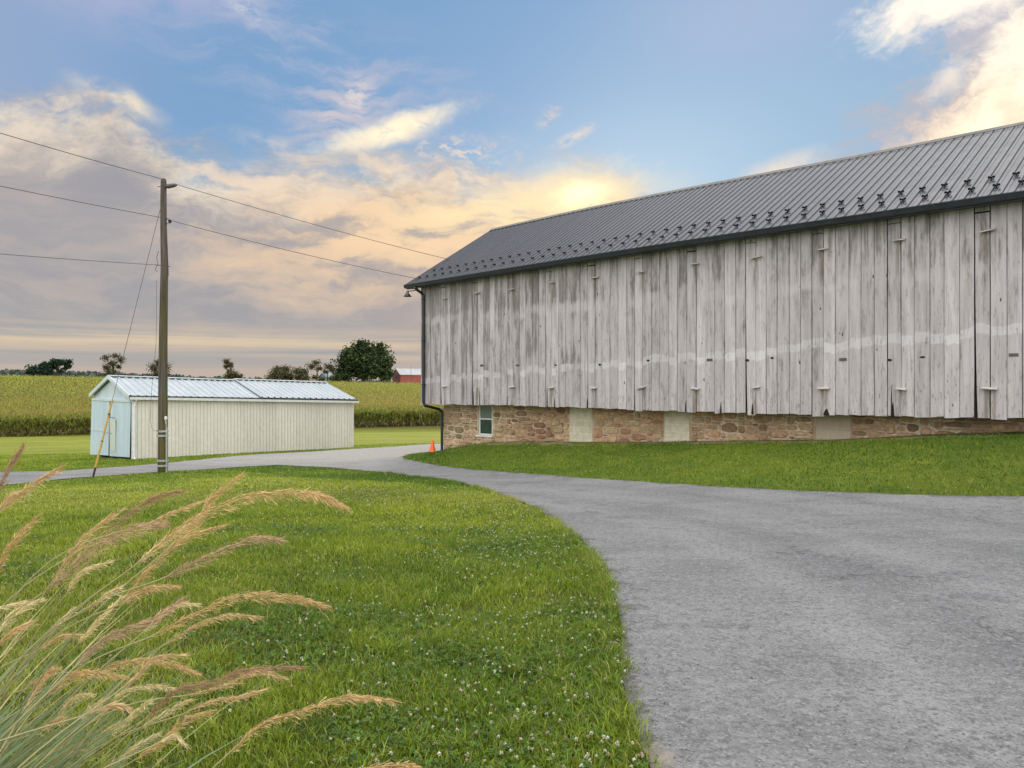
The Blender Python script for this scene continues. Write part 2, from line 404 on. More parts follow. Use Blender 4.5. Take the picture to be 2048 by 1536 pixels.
def in_barn(X, Y, m=0.0):
    t = (X - BC[0]) * BD[0] + (Y - BC[1]) * BD[1]; s = (X - BC[0]) * BN[0] + (Y - BC[1]) * BN[1]
    return (t > 0.4 - m) & (s > 0.8 - m) & (s < 8.6)

# shed frame: along its long side (a), across to the left (b)
SE = np.array([0.743, 0.669]); SG = np.array([-0.669, 0.743]); SC = np.array([-15.78, 32.0]); SL, SW = 10.42, 6.0
def in_shed(X, Y, m=0.0):
    a = (X - SC[0]) * SE[0] + (Y - SC[1]) * SE[1]; b = (X - SC[0]) * SG[0] + (Y - SC[1]) * SG[1]
    return (a > -m) & (a < SL + m) & (b > -m) & (b < SW + m)

# ================================================================== materials
def pmat(name, col=(0.5, 0.5, 0.5), rough=0.6, metal=0.0, spec=0.5):
    m_ = bpy.data.materials.new(name); m_.use_nodes = True
    t = NT(m_.node_tree); b = t.n['Principled BSDF']
    b.inputs['Base Color'].default_value = (*col, 1); b.inputs['Roughness'].default_value = rough
    b.inputs['Metallic'].default_value = metal; b.inputs['Specular IOR Level'].default_value = spec
    return m_, t, b
def bump(t, b, h, strength=0.5, dist=0.01):
    n = t.node('ShaderNodeBump'); n.inputs['Strength'].default_value = strength; n.inputs['Distance'].default_value = dist
    t.put(n.inputs['Height'], h); t.l.new(n.outputs[0], b.inputs['Normal'])
def objc(t): return t.node('ShaderNodeTexCoord').outputs['Object']
def attr(t, name, out='Fac'): return t.node('ShaderNodeAttribute', attribute_name=name).outputs[out]

def worn(name, col, var=0.25, rough=0.55, metal=0.0, scale=6.0, dirt=None, dirt_amt=0.0, spec=0.5):
    """paint or metal with uneven tone, fine grain and optional dirt patches"""
    m_, t, b = pmat(name, col, rough, metal, spec); o = objc(t)
    f = t.noise(o, scale, 6, 0.6)
    c = t.mix(t.ss(f, 0.25, 0.75), tuple(x * (1 - var) for x in col), tuple(min(1, x * (1 + var)) for x in col))
    if dirt: c = t.mix(t.mul(t.ss(t.noise(o, scale * 0.45, 7, 0.65), 0.52, 0.72), dirt_amt), c, dirt)
    t.put(b.inputs['Base Color'], c); t.put(b.inputs['Roughness'], t.lin(t.noise(o, scale * 3, 4), 0.3, 0.7, rough - 0.1, rough + 0.12))
    bump(t, b, t.noise(o, scale * 8, 4), 0.12, 0.004)
    return m_
M = {}
M['white_paint'] = worn('white_paint', (0.74, 0.76, 0.75), 0.10, 0.45, 0, 4, (0.45, 0.44, 0.40), 0.35)
M['dark_trim'] = worn('dark_trim', (0.018, 0.024, 0.034), 0.25, 0.38, 0, 3)
M['guard'] = worn('guard', (0.012, 0.013, 0.016), 0.2, 0.5, 0, 9)
M['galv'] = worn('galv', (0.42, 0.44, 0.46), 0.18, 0.4, 0.6, 9)
M['yellow'] = worn('yellow', (0.50, 0.33, 0.08), 0.15, 0.5, 0, 6, (0.25, 0.2, 0.1), 0.5)
M['glass_blind'] = pmat('glass_blind', (0.17, 0.215, 0.205), 0.10, 0, 0.7)[0]
M['black'] = worn('black', (0.015, 0.015, 0.016), 0.2, 0.6, 0, 8)
M['orange'] = worn('orange', (0.86, 0.13, 0.02), 0.08, 0.5, 0, 6)
M['wire'] = worn('wire', (0.09, 0.08, 0.075), 0.2, 0.6, 0, 3)
M['ledge'] = worn('ledge', (0.52, 0.50, 0.47), 0.2, 0.8, 0, 12, (0.25, 0.22, 0.19), 0.6)
M['dark_inside'] = pmat('dark_inside', (0.012, 0.011, 0.010), 0.95)[0]
M['lamp_metal'] = worn('lamp_metal', (0.10, 0.085, 0.085), 0.25, 0.4, 0.3, 10)

# barn siding: silvered boards with what is left of old whitewash
m_, t, b = pmat('weathered_boards', (0.4, 0.4, 0.4), 0.85, 0, 0.2); M['boards'] = m_
o = objc(t); X_, Y_, Z_ = t.sep(o); tone = attr(t, 'tone')
ofs = t.xyz(t.add(X_, t.mul(tone, 31.0)), Y_, t.add(Z_, t.mul(tone, 57.0)))
grain = t.noise(t.scale(ofs, (26, 26, 1.1)), 1.0, 6, 0.62)
streak = t.noise(t.scale(ofs, (7.5, 7.5, 0.55)), 1.0, 6, 0.6)
blot = t.noise(t.scale(ofs, (2.6, 2.6, 0.8)), 1.0, 6, 0.6)
flake = t.noise(t.scale(ofs, (22, 22, 5)), 1.0, 6, 0.7)
zw = t.add(Z_, t.mul(t.sub(t.noise(t.scale(o, (0.45, 0.45, 0.2)), 1.0, 3), 0.5), 0.9))
zw = t.add(zw, t.mul(t.sub(tone, 0.5), 0.16))
zone_up = t.ss(zw, 4.12, 4.40)                                     # boards under the eave keep no paint
bandc = t.add(1.72, t.mul(X_, 0.0515))
bd = t.m('ABSOLUTE', t.sub(t.add(Z_, t.add(t.mul(t.sub(t.noise(t.scale(o, (1.6, 1, 0.6)), 1.0, 5, 0.6), 0.5), 0.42), t.mul(t.sub(tone, 0.5), 0.17))), bandc))
band = t.mul(t.mul(t.ss(bd, 0.13, 0.085), t.ss(t.add(t.noise(t.scale(ofs, (1.4, 1.4, 1.4)), 1.0, 4), t.mul(t.ss(X_, 6, 16), 0.14)), 0.42, 0.56)), t.ss(t.noise(t.scale(ofs, (9, 9, 1.2)), 1.0, 5, 0.6), 0.26, 0.46))
bd2 = t.m('ABSOLUTE', t.sub(t.add(Z_, t.add(t.mul(t.sub(t.noise(t.scale(o, (1.1, 1, 0.5)), 1.0, 4), 0.5), 0.7), t.mul(t.sub(tone, 0.5), 0.25))), 4.02))
band = t.m('MAXIMUM', band, t.mul(0.50, t.mul(t.ss(bd2, 0.22, 0.04), t.ss(t.noise(t.scale(o, (0.55, 0.55, 0.5)), 1.0, 4), 0.44, 0.58))))
low = t.mul(t.ss(Z_, 2.3, 1.2), 1.0)
wood = t.mix(t.ss(streak, 0.30, 0.70), (0.205, 0.193, 0.182), (0.37, 0.352, 0.335))
wood = t.mix(t.mul(t.ss(grain, 0.52, 0.70), 0.6), wood, (0.13, 0.12, 0.11))
wash = t.mix(t.ss(streak, 0.3, 0.7), (0.445, 0.432, 0.438), (0.585, 0.57, 0.58))
cov = t.add(t.add(t.mul(blot, 0.55), t.mul(streak, 0.42)), t.mul(t.sub(tone, 0.5), 0.13))
cov = t.add(cov, t.mul(flake, 0.30))
cov = t.sub(cov, t.mul(zone_up, 0.07)); cov = t.add(cov, t.mul(low, 0.05))
cov = t.add(cov, t.mul(band, 0.16))
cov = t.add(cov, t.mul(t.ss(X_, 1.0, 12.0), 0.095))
c = t.mix(t.mul(t.ss(cov, 0.53, 0.68), 0.90), wood, wash)
c = t.mix(t.mul(band, 0.56), c, (0.68, 0.68, 0.70))
c = t.mix(t.mul(t.ss(grain, 0.58, 0.74), 0.5), c, (0.15, 0.14, 0.13))
c = t.mix(t.mul(t.mul(low, t.ss(flake, 0.56, 0.66)), 0.75), c, (0.16, 0.135, 0.115))
c = t.mix(t.mul(t.ss(t.noise(t.scale(ofs, (5, 5, 0.35)), 1.0, 5, 0.6), 0.60, 0.78), 0.65), c, (0.165, 0.15, 0.135))
vt = t.m('ABSOLUTE', t.sub(t.m('FRACT', t.mul(t.sub(X_, 1.17 + 0.2975 - 0.8925), 1 / 1.785)), 0.5))      # nearness to a ventilator ledge
vx = t.mul(vt, 1.785)
sn = t.noise(t.scale(ofs, (9, 9, 0.9)), 1.0, 5, 0.6)
run = t.mul(t.ss(vx, 0.15, 0.08), t.ss(sn, 0.40, 0.56))
stain = t.mul(run, t.m('MAXIMUM', t.mul(t.ss(Z_, 3.5, 4.7), t.ss(Z_, 4.90, 4.88)), t.mul(t.ss(Z_, 1.505, 1.49), 1.0)))
c = t.mix(t.mul(stain, 0.72), c, t.mix(t.ss(blot, 0.4, 0.6), (0.20, 0.165, 0.13), (0.27, 0.25, 0.225)))
brown = t.mul(t.ss(t.noise(t.scale(ofs, (3.2, 3.2, 0.5)), 1.0, 6, 0.65), 0.56, 0.74), t.ss(t.noise(t.scale(ofs, (18, 18, 1.5)), 1.0, 5, 0.65), 0.36, 0.60))
c = t.mix(t.mul(brown, 0.42), c, (0.245, 0.205, 0.165))
crack = t.noise(t.scale(ofs, (70, 70, 0.8)), 1.0, 4, 0.6)
c = t.mix(t.mul(t.ss(crack, 0.60, 0.70), 0.6), c, (0.10, 0.092, 0.085))
chip = t.noise(t.scale(ofs, (16, 16, 3.0)), 1.0, 5, 0.72)
c = t.mix(t.mul(t.ss(chip, 0.57, 0.63), t.lin(Z_, 1.0, 5.4, 0.60, 0.30)), c, (0.20, 0.185, 0.17))
c = t.mix(t.mul(t.ss(chip, 0.40, 0.34), 0.40), c, (0.66, 0.65, 0.66))
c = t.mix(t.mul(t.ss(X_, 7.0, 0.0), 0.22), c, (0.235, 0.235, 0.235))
knot = t.node('ShaderNodeTexVoronoi'); t.put(knot.inputs['Vector'], t.scale(ofs, (3.4, 3.4, 1.3))); knot.inputs['Scale'].default_value = 1.0
c = t.mix(t.ss(knot.outputs['Distance'], 0.075, 0.045), c, (0.06, 0.05, 0.045))
c = t.mix(1.0, c, t.mix(tone, (0.86, 0.842, 0.862), (1.13, 1.105, 1.13)), 'MULTIPLY')
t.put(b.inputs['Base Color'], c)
bump(t, b, t.add(grain, t.add(t.mul(flake, 0.5), t.mul(c, 0.6))), 0.5, 0.006)

# field stone and its mortar
m_, t, b = pmat('field_stone', (0.3, 0.2, 0.15), 0.85, 0, 0.25); M['stone'] = m_
o = objc(t); X_, Y_, Z_ = t.sep(o); tone = attr(t, 'tone')
hue = t.ramp(tone, [(0.0, (0.24, 0.135, 0.09)), (0.25, (0.38, 0.22, 0.145)), (0.5, (0.47, 0.31, 0.20)), (0.75, (0.52, 0.39, 0.25)), (1.0, (0.34, 0.28, 0.18))])
olive = t.ramp(tone, [(0.0, (0.17, 0.15, 0.09)), (0.3, (0.40, 0.31, 0.19)), (0.6, (0.50, 0.39, 0.26)), (1.0, (0.36, 0.23, 0.16))])
zone = t.add(t.ss(X_, 6.2, 3.0), t.mul(t.ss(X_, 10.5, 14.0), 0.65))
hue = t.mix(zone, hue, olive)
g = t.noise(o, 9, 8, 0.65); g2 = t.noise(o, 40, 5, 0.6)
c = t.mix(1.0, hue, t.mix(t.ss(g, 0.25, 0.75), (0.68, 0.66, 0.63), (1.50, 1.42, 1.30)), 'MULTIPLY')
c = t.mix(t.mul(t.ss(t.noise(o, 3.5, 6, 0.65), 0.55, 0.75), 0.45), c, (0.50, 0.44, 0.36))
t.put(b.inputs['Base Color'], c); bump(t, b, t.add(g, t.mul(g2, 0.4)), 0.7, 0.02)
m_, t, b = pmat('lime_mortar', (0.5, 0.45, 0.36), 0.95, 0, 0.1); M['mortar'] = m_
o = objc(t); X_, Y_, Z_ = t.sep(o); g = t.noise(o, 14, 7, 0.65)
c = t.mix(t.ss(g, 0.3, 0.7), (0.52, 0.42, 0.30), (0.78, 0.69, 0.54))
c = t.mix(t.mul(t.ss(t.add(t.noise(o, 1.1, 4, 0.6), t.mul(t.mul(t.ss(X_, 3, 5), t.ss(X_, 13, 11)), 0.08)), 0.47, 0.60), 0.75), c, (0.40, 0.27, 0.185))
t.put(b.inputs['Base Color'], c); bump(t, b, g, 0.8, 0.02)
m_, t, b = pmat('pale_block', (0.5, 0.48, 0.38), 0.9, 0, 0.2); M['block'] = m_
o = objc(t); X_, Y_, Z_ = t.sep(o)
br = t.node('ShaderNodeTexBrick'); t.put(br.inputs['Vector'], t.xyz(X_, Z_, 0)); br.inputs['Scale'].default_value = 1.0
for kk, vv in (('Brick Width', 0.42), ('Row Height', 0.21), ('Mortar Size', 0.010), ('Bias', 0.0)): br.inputs[kk].default_value = vv
br.inputs['Color1'].default_value = (0.62, 0.58, 0.45, 1); br.inputs['Color2'].default_value = (0.71, 0.665, 0.52, 1); br.inputs['Mortar'].default_value = (0.78, 0.74, 0.62, 1)
g = t.noise(o, 7, 7, 0.65)
c = t.mix(1.0, br.outputs[0], t.mix(t.ss(g, 0.25, 0.75), (0.80, 0.80, 0.78), (1.1, 1.1, 1.1)), 'MULTIPLY')
c = t.mix(t.mul(t.ss(t.noise(t.scale(o, (6, 6, 0.8)), 1, 5), 0.58, 0.72), 0.6), c, (0.30, 0.28, 0.24))
c = t.mix(t.mul(t.ss(X_, 13, 15), t.lin(g, 0.3, 0.7, 0.35, 0.8)), c, (0.42, 0.345, 0.245))
t.put(b.inputs['Base Color'], c); bump(t, b, t.add(g, t.mul(br.outputs['Fac'], -0.6)), 0.5, 0.01)

# ribbed steel roof
m_, t, b = pmat('dark_steel_roof', (0.05, 0.05, 0.055), 0.42, 0.0, 0.72); M['roof'] = m_
o = objc(t); X_, Y_, Z_ = t.sep(o)
c = t.mix(t.ss(t.noise(t.scale(o, (2.5, 0.35, 0.35)), 1, 5), 0.3, 0.7), (0.019, 0.023, 0.034), (0.030, 0.034, 0.047))
t.put(b.inputs['Base Color'], c); t.put(b.inputs['Roughness'], t.lin(t.noise(o, 3, 4), 0.3, 0.7, 0.24, 0.34))
bump(t, b, t.noise(t.scale(o, (0.9, 0.5, 0.5)), 1.0, 3), 0.12, 0.02)
m_, t, b = pmat('galvanised_roof', (0.55, 0.58, 0.60), 0.42, 0.35, 0.5); M['shed_roof'] = m_
o = objc(t); c = t.mix(t.ss(t.noise(t.scale(o, (2.2, 0.6, 1)), 1, 6, 0.6), 0.3, 0.7), (0.46, 0.52, 0.55), (0.56, 0.60, 0.62))
c = t.mix(t.mul(t.ss(t.noise(o, 1.7, 6, 0.65), 0.58, 0.75), 0.35), c, (0.36, 0.35, 0.33))
t.put(b.inputs['Base Color'], c)
def siding(name, c0, c1, stain, sc=(3.5, 3.5, 0.6)):
    m_, t, b = pmat(name, c0, 0.5, 0, 0.4); o = objc(t); tone = attr(t, 'tone'); X_, Y_, Z_ = t.sep(o)
    c = t.mix(t.ss(t.noise(t.scale(o, sc), 1, 6, 0.6), 0.3, 0.7), c0, c1)
    c = t.mix(t.mul(t.ss(t.noise(t.scale(o, (2.2, 2.2, 0.7)), 1, 7, 0.65), 0.55, 0.75), 0.16), c, stain)
    c = t.mix(t.mul(t.ss(Z_, 0.7, 0.0), t.mul(t.ss(t.noise(o, 5, 6, 0.7), 0.40, 0.70), 0.30)), c, stain)
    c = t.mix(1.0, c, t.mix(tone, (0.95, 0.95, 0.95), (1.04, 1.04, 1.04)), 'MULTIPLY')
    t.put(b.inputs['Base Color'], c); bump(t, b, t.noise(o, 3, 4), 0.2, 0.01)
    return m_
M['cream_steel'] = siding('cream_steel', (0.73, 0.715, 0.645), (0.80, 0.785, 0.715), (0.52, 0.47, 0.34))
M['blue_shade_steel'] = siding('blue_shade_steel', (0.48, 0.63, 0.735), (0.57, 0.70, 0.79), (0.42, 0.46, 0.46))  # blue cast of the shaded white gable put into this and the paler steel
M['pale_blue'] = siding('pale_blue', (0.55, 0.65, 0.70), (0.64, 0.72, 0.74), (0.52, 0.52, 0.42))
M['door_white'] = siding('door_white', (0.58, 0.64, 0.62), (0.66, 0.70, 0.66), (0.48, 0.50, 0.44))

m_, t, b = pmat('window_glass', (0.02, 0.05, 0.055), 0.04, 0, 0.8); M['glass'] = m_
o = objc(t); t.put(b.inputs['Base Color'], t.mix(t.ss(t.noise(o, 2.5, 4), 0.35, 0.65), (0.012, 0.035, 0.04), (0.03, 0.07, 0.072)))
bump(t, b, t.noise(o, 1.6, 2), 0.06, 0.02)

m_, t, b = pmat('pole_wood', (0.12, 0.1, 0.07), 0.9, 0, 0.2); M['pole'] = m_
o = objc(t); X_, Y_, Z_ = t.sep(o)
g = t.noise(t.scale(o, (16, 16, 0.7)), 1, 6, 0.65); moss = t.mul(t.ss(t.noise(t.scale(o, (5, 5, 0.45)), 1, 5), 0.40, 0.62), t.ss(Z_, 6.6, 5.0))
c = t.mix(t.ss(g, 0.3, 0.72), (0.050, 0.042, 0.034), (0.155, 0.14, 0.12))
c = t.mix(t.mul(moss, 0.85), c, (0.105, 0.10, 0.022)); t.put(b.inputs['Base Color'], c); bump(t, b, g, 0.8, 0.015)

def leafmat(name, trans=0.35, rough=0.55, spec=0.3, gain=1.0):
    """thin leaf: colour from the mesh's own 'tint', part of the light passes through"""
    m_ = bpy.data.materials.new(name); m_.use_nodes = True; t = NT(m_.node_tree); t.n.clear()
    col = attr(t, 'tint', 'Color')
    d = t.node('ShaderNodeBsdfPrincipled'); t.put(d.inputs['Base Color'], col); d.inputs['Roughness'].default_value = rough; d.inputs['Specular IOR Level'].default_value = spec
    tr = t.node('ShaderNodeBsdfTranslucent'); t.put(tr.inputs['Color'], t.mix(1.0, col, (1.25, 1.2, 0.75), 'MULTIPLY'))
    mx = t.node('ShaderNodeMixShader'); mx.inputs[0].default_value = trans
    t.l.new(d.outputs[0], mx.inputs[1]); t.l.new(tr.outputs[0], mx.inputs[2])
    ou = t.node('ShaderNodeOutputMaterial'); t.l.new(mx.outputs[0], ou.inputs[0])
    return m_
M['blade'] = leafmat('grass_blade', 0.42, 0.42, 0.45)
M['corn'] = leafmat('corn_leaf', 0.35)
M['foliage'] = leafmat('tree_leaf', 0.22)
M['petal'] = leafmat('clover_petal', 0.25, 0.8, 0.1)
M['straw'] = leafmat('dry_straw', 0.30, 0.7, 0.2)
m_, t, b = pmat('bark', (0.07, 0.055, 0.045), 0.95, 0, 0.1); M['bark'] = m_
o = objc(t); t.put(b.inputs['Base Color'], t.mix(t.ss(t.noise(t.scale(o, (3, 3, 0.5)), 1, 5), 0.3, 0.7), (0.045, 0.036, 0.03), (0.11, 0.09, 0.075)))

# ground and road
m_, t, b = pmat('meadow', (0.1, 0.15, 0.03), 0.95, 0, 0.1); M['ground'] = m_
o = objc(t); X_, Y_, Z_ = t.sep(o)
n1 = t.noise(o, 0.22, 5, 0.6); n2 = t.noise(o, 1.3, 6, 0.65); n3 = t.noise(t.scale(o, (1, 0.5, 1)), 11, 6, 0.7)
stripe = t.noise(t.xyz(t.mul(t.add(X_, t.mul(Y_, -0.5)), 0.07), t.mul(t.add(Y_, t.mul(X_, 0.13)), 0.55), 0), 1.0, 4, 0.6, 0.4)
c = t.mix(t.ss(t.add(t.mul(n1, 0.5), t.mul(n2, 0.5)), 0.35, 0.65), (0.090, 0.145, 0.018), (0.195, 0.240, 0.030))
c = t.mix(t.mul(t.ss(Y_, 30, 46), t.ss(stripe, 0.40, 0.62)), c, (0.285, 0.300, 0.055))  # far lawn's backlit brightness painted in along mowing stripes
c = t.mix(t.mul(t.ss(Y_, 34, 46), 0.45), c, (0.255, 0.280, 0.050))  # the same backlit brightness painted evenly over the far lawn
c = t.mix(t.mul(t.ss(n3, 0.42, 0.30), 0.75), c, (0.030, 0.055, 0.010)); c = t.mix(t.mul(t.ss(n3, 0.56, 0.72), 0.5), c, (0.17, 0.21, 0.05))
tb = t.add(t.mul(t.sub(X_, float(BC[0])), float(BN[0])), t.mul(t.sub(Y_, float(BC[1])), float(BN[1])))
tb2 = t.add(t.mul(t.sub(X_, float(BC[0])), float(BD[0])), t.mul(t.sub(Y_, float(BC[1])), float(BD[1])))
dirt = t.mul(t.mul(t.ss(t.add(tb, t.mul(t.sub(n2, 0.5), 1.3)), -0.15, 0.25), t.ss(tb2, 0.5, 1.5)), t.ss(t.noise(o, 2.2, 5, 0.65), 0.40, 0.55))
c = t.mix(dirt, c, (0.36, 0.29, 0.19))
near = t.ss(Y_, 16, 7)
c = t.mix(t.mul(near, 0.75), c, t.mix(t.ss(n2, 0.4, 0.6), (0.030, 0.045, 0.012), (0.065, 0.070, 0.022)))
c = t.mix(t.ss(Y_, 80, 90), c, (0.12, 0.12, 0.03))
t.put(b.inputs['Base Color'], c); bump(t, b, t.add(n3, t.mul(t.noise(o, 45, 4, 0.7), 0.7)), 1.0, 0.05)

m_, t, b = pmat('worn_asphalt', (0.18, 0.18, 0.18), 0.85, 0, 0.35); M['road'] = m_
o = objc(t); X_, Y_, Z_ = t.sep(o)
v1 = t.node('ShaderNodeTexVoronoi'); t.put(v1.inputs['Vector'], o); v1.inputs['Scale'].default_value = 92.0
v2 = t.node('ShaderNodeTexVoronoi'); t.put(v2.inputs['Vector'], o); v2.inputs['Scale'].default_value = 30.0
_, gs, _ = t.sep(v1.outputs['Color']); gs2, _, _ = t.sep(v2.outputs['Color'])
g1 = t.noise(o, 70, 4, 0.7); g2 = t.noise(o, 14, 6, 0.7); g3 = t.noise(t.scale(o, (0.5, 1.0, 1)), 1.1, 6, 0.6); g4 = t.noise(t.scale(o, (0.16, 0.5, 1)), 1.0, 4, 0.55, 0.6)
c = t.mix(t.ss(g3, 0.32, 0.66), (0.172, 0.175, 0.178), (0.245, 0.246, 0.248))
c = t.mix(t.mul(t.ss(g4, 0.42, 0.62), 0.45), c, (0.265, 0.266, 0.268))
rad = t.m('SQRT', t.add(t.m('POWER', t.add(X_, 11.5), 2.0), t.m('POWER', t.sub(Y_, 6.0), 2.0)))          # wheel tracks follow the bend
trn = t.mul(t.sub(g3, 0.5), 0.8)
for rr0, cc0, am in ((13.75, (0.285, 0.286, 0.288), 0.8), (15.35, (0.28, 0.28, 0.283), 0.8), (14.55, (0.125, 0.125, 0.13), 0.5), (17.8, (0.11, 0.11, 0.115), 0.6), (16.4, (0.12, 0.12, 0.125), 0.4)):
    c = t.mix(t.mul(t.mul(t.ss(t.m('ABSOLUTE', t.add(t.sub(rad, rr0), trn)), 0.34, 0.05), am), t.ss(g2, 0.30, 0.60)), c, cc0)
c = t.mix(t.mul(t.ss(g2, 0.53, 0.66), 0.55), c, (0.10, 0.10, 0.105))
st = t.noise(t.scale(o, (0.8, 1.2, 1)), 0.9, 5, 0.65)
c = t.mix(t.mul(t.ss(st, 0.54, 0.70), 0.65), c, (0.105, 0.105, 0.113))
c = t.mix(t.mul(t.ss(gs2, 0.30, 0.0), 0.45), c, (0.085, 0.085, 0.088)); c = t.mix(t.mul(t.ss(gs2, 0.72, 1.0), 0.40), c, (0.33, 0.33, 0.325))
c = t.mix(t.mul(t.ss(gs, 0.28, 0.0), 0.58), c, (0.060, 0.060, 0.063)); c = t.mix(t.mul(t.ss(gs, 0.78, 1.0), 0.45), c, (0.40, 0.397, 0.39))
c = t.mix(t.mul(t.ss(g1, 0.56, 0.72), 0.5), c, (0.085, 0.085, 0.09))
ck = t.node('ShaderNodeTexVoronoi', feature='DISTANCE_TO_EDGE'); t.put(ck.inputs['Vector'], t.node('ShaderNodeVectorMath', operation='ADD').outputs[0]); ck.inputs['Scale'].default_value = 0.55
vadd = ck.inputs['Vector'].links[0].from_node; t.put(vadd.inputs[0], o); t.put(vadd.inputs[1], t.noise(o, 2.2, 5, 0.65, color=True))
c = t.mix(t.mul(t.ss(ck.outputs['Distance'], 0.010, 0.003), t.mul(t.ss(t.noise(o, 0.45, 3), 0.50, 0.60), 0.7)), c, (0.05, 0.05, 0.05))
c = t.mix(t.mul(t.ss(t.add(Y_, t.mul(g3, 6.0)), 27, 34), t.ss(g2, 0.35, 0.55)), c, (0.36, 0.35, 0.33))     # loose gravel on the lane
eg = attr(t, 'tint')
c = t.mix(t.mul(t.ss(t.add(eg, t.mul(t.sub(g2, 0.5), 0.9)), 0.62, 0.98), 0.8), c, (0.085, 0.078, 0.066))                 # dirty crumbling edge
c = t.mix(1.0, c, (0.93, 0.942, 0.95), 'MULTIPLY')
sx, sy = t.sub(X_, 0.62), t.mul(t.sub(Y_, 3.25), 0.6)
sd = t.m('SQRT', t.add(t.mul(sx, sx), t.mul(sy, sy)))
c = t.mix(t.mul(t.ss(t.add(sd, t.mul(t.sub(g2, 0.5), 0.25)), 0.12, 0.0), 0.5), c, (0.36, 0.31, 0.235))           # sand washed out at the edge
t.put(b.inputs['Base Color'], c); bump(t, b, t.add(t.add(v1.outputs['Distance'], g1), t.mul(g2, 0.8)), 0.75, 0.006)

# ================================================================== ground and road
def axis(parts):
    a = np.concatenate([np.arange(x0, x1, s) for x0, x1, s in parts]); return np.append(a, parts[-1][1])
gx = axis([(-2600, -400, 200), (-400, -80, 20), (-80, -26, 3), (-26, 22, 0.5), (22, 60, 3), (60, 400, 20), (400, 2600, 200)])
gy = axis([(-40, -6, 4), (-6, 50, 0.5), (50, 90, 2), (90, 300, 5), (300, 600, 20), (600, 4200, 200)])
GX, GY = np.meshgrid(gx, gy); gz = terrain(GX.ravel(), GY.ravel())
sunk = in_poly(GX.ravel(), GY.ravel(), RP)
ny, nx = GX.shape
sk = sunk.reshape(ny, nx)
inner = sk.copy(); inner[1:-1, 1:-1] = sk[1:-1, 1:-1] & sk[:-2, 1:-1] & sk[2:, 1:-1] & sk[1:-1, :-2] & sk[1:-1, 2:] & sk[:-2, :-2] & sk[2:, 2:] & sk[:-2, 2:] & sk[2:, :-2]
gz = gz - 0.05 * inner.ravel()
idx = np.arange(ny * nx).reshape(ny, nx)
q = np.stack([idx[:-1, :-1], idx[:-1, 1:], idx[1:, 1:], idx[1:, :-1]], -1).reshape(-1, 4)
tag(bulk('ground', np.stack([GX.ravel(), GY.ravel(), gz], -1), [q], M['ground'], smooth=True), 'mown green lawn sloping gently away towards a cornfield', kind='structure')

bb = RP.min(0), RP.max(0)
pg = np.array([(x, y) for x in np.arange(bb[0][0], bb[1][0], 0.6) for y in np.arange(bb[0][1], bb[1][1], 0.6)])
pg = pg[in_poly(pg[:, 0], pg[:, 1], RP)]
nb = len(RP)
pts2 = [Vector(p) for p in RP] + [Vector(p) for p in pg]
dv, de, df, *_r = delaunay_2d_cdt(pts2, [], [list(range(nb))], 1, 1e-5)
dv = np.array([(p.x, p.y) for p in dv]); tris = np.array([f for f in df if len(f) == 3])
dzv = terrain(dv[:, 0], dv[:, 1]) + 0.022
rset = set((round(p[0], 3), round(p[1], 3)) for p in road_poly)
edge_v = np.array([1.0 if (round(x, 3), round(y, 3)) in rset else 0.0 for x, y in dv])
tag(bulk('road', np.concatenate([dv, dzv[:, None]], 1), [tris], M['road'], None, np.repeat(edge_v[:, None], 3, 1), smooth=True), 'grey worn asphalt lane curving between the lawns', kind='structure')

# ================================================================== the barn (local frame: t, s, z above the foot of the wall)
BZ = -1.0
barn = empty('barn', (BC[0], BC[1], BZ), math.atan2(BD[1], BD[0]))
tag(barn, 'long weathered grey board barn with dark ribbed metal roof on a stone base', 'barn')
def bput(o):                                                     # barn parts are modelled in world heights
    o.location.z = -BZ
    return o
BL, RS, EZ, RZ = 24.3, 4.28, 5.50, 8.32                          # length, ridge depth, eave edge and ridge heights
PITCH = (RZ - EZ) / (RS + 0.40)
def hump(t): return 0.085 * math.sin(min(max((t + 0.4) / 26.0, 0), 1.0) * math.pi)      # the old frame is not true
def hump_ridge(t): return 0.06 * math.sin(min(max((t + 0.4) / 15.0, 0), 1.0) * math.pi) - 0.0016 * max(t - 5, 0) * 2.6
def sag(t): return 0.022 * math.sin(t * 0.42 - 0.8) + 0.006 * math.sin(t * 1.7)
VENT = [1.17 + 1.785 * i for i in range(13)]                     # left edge of each ventilator board
# boards
f = MB()
rr = random.Random(5)
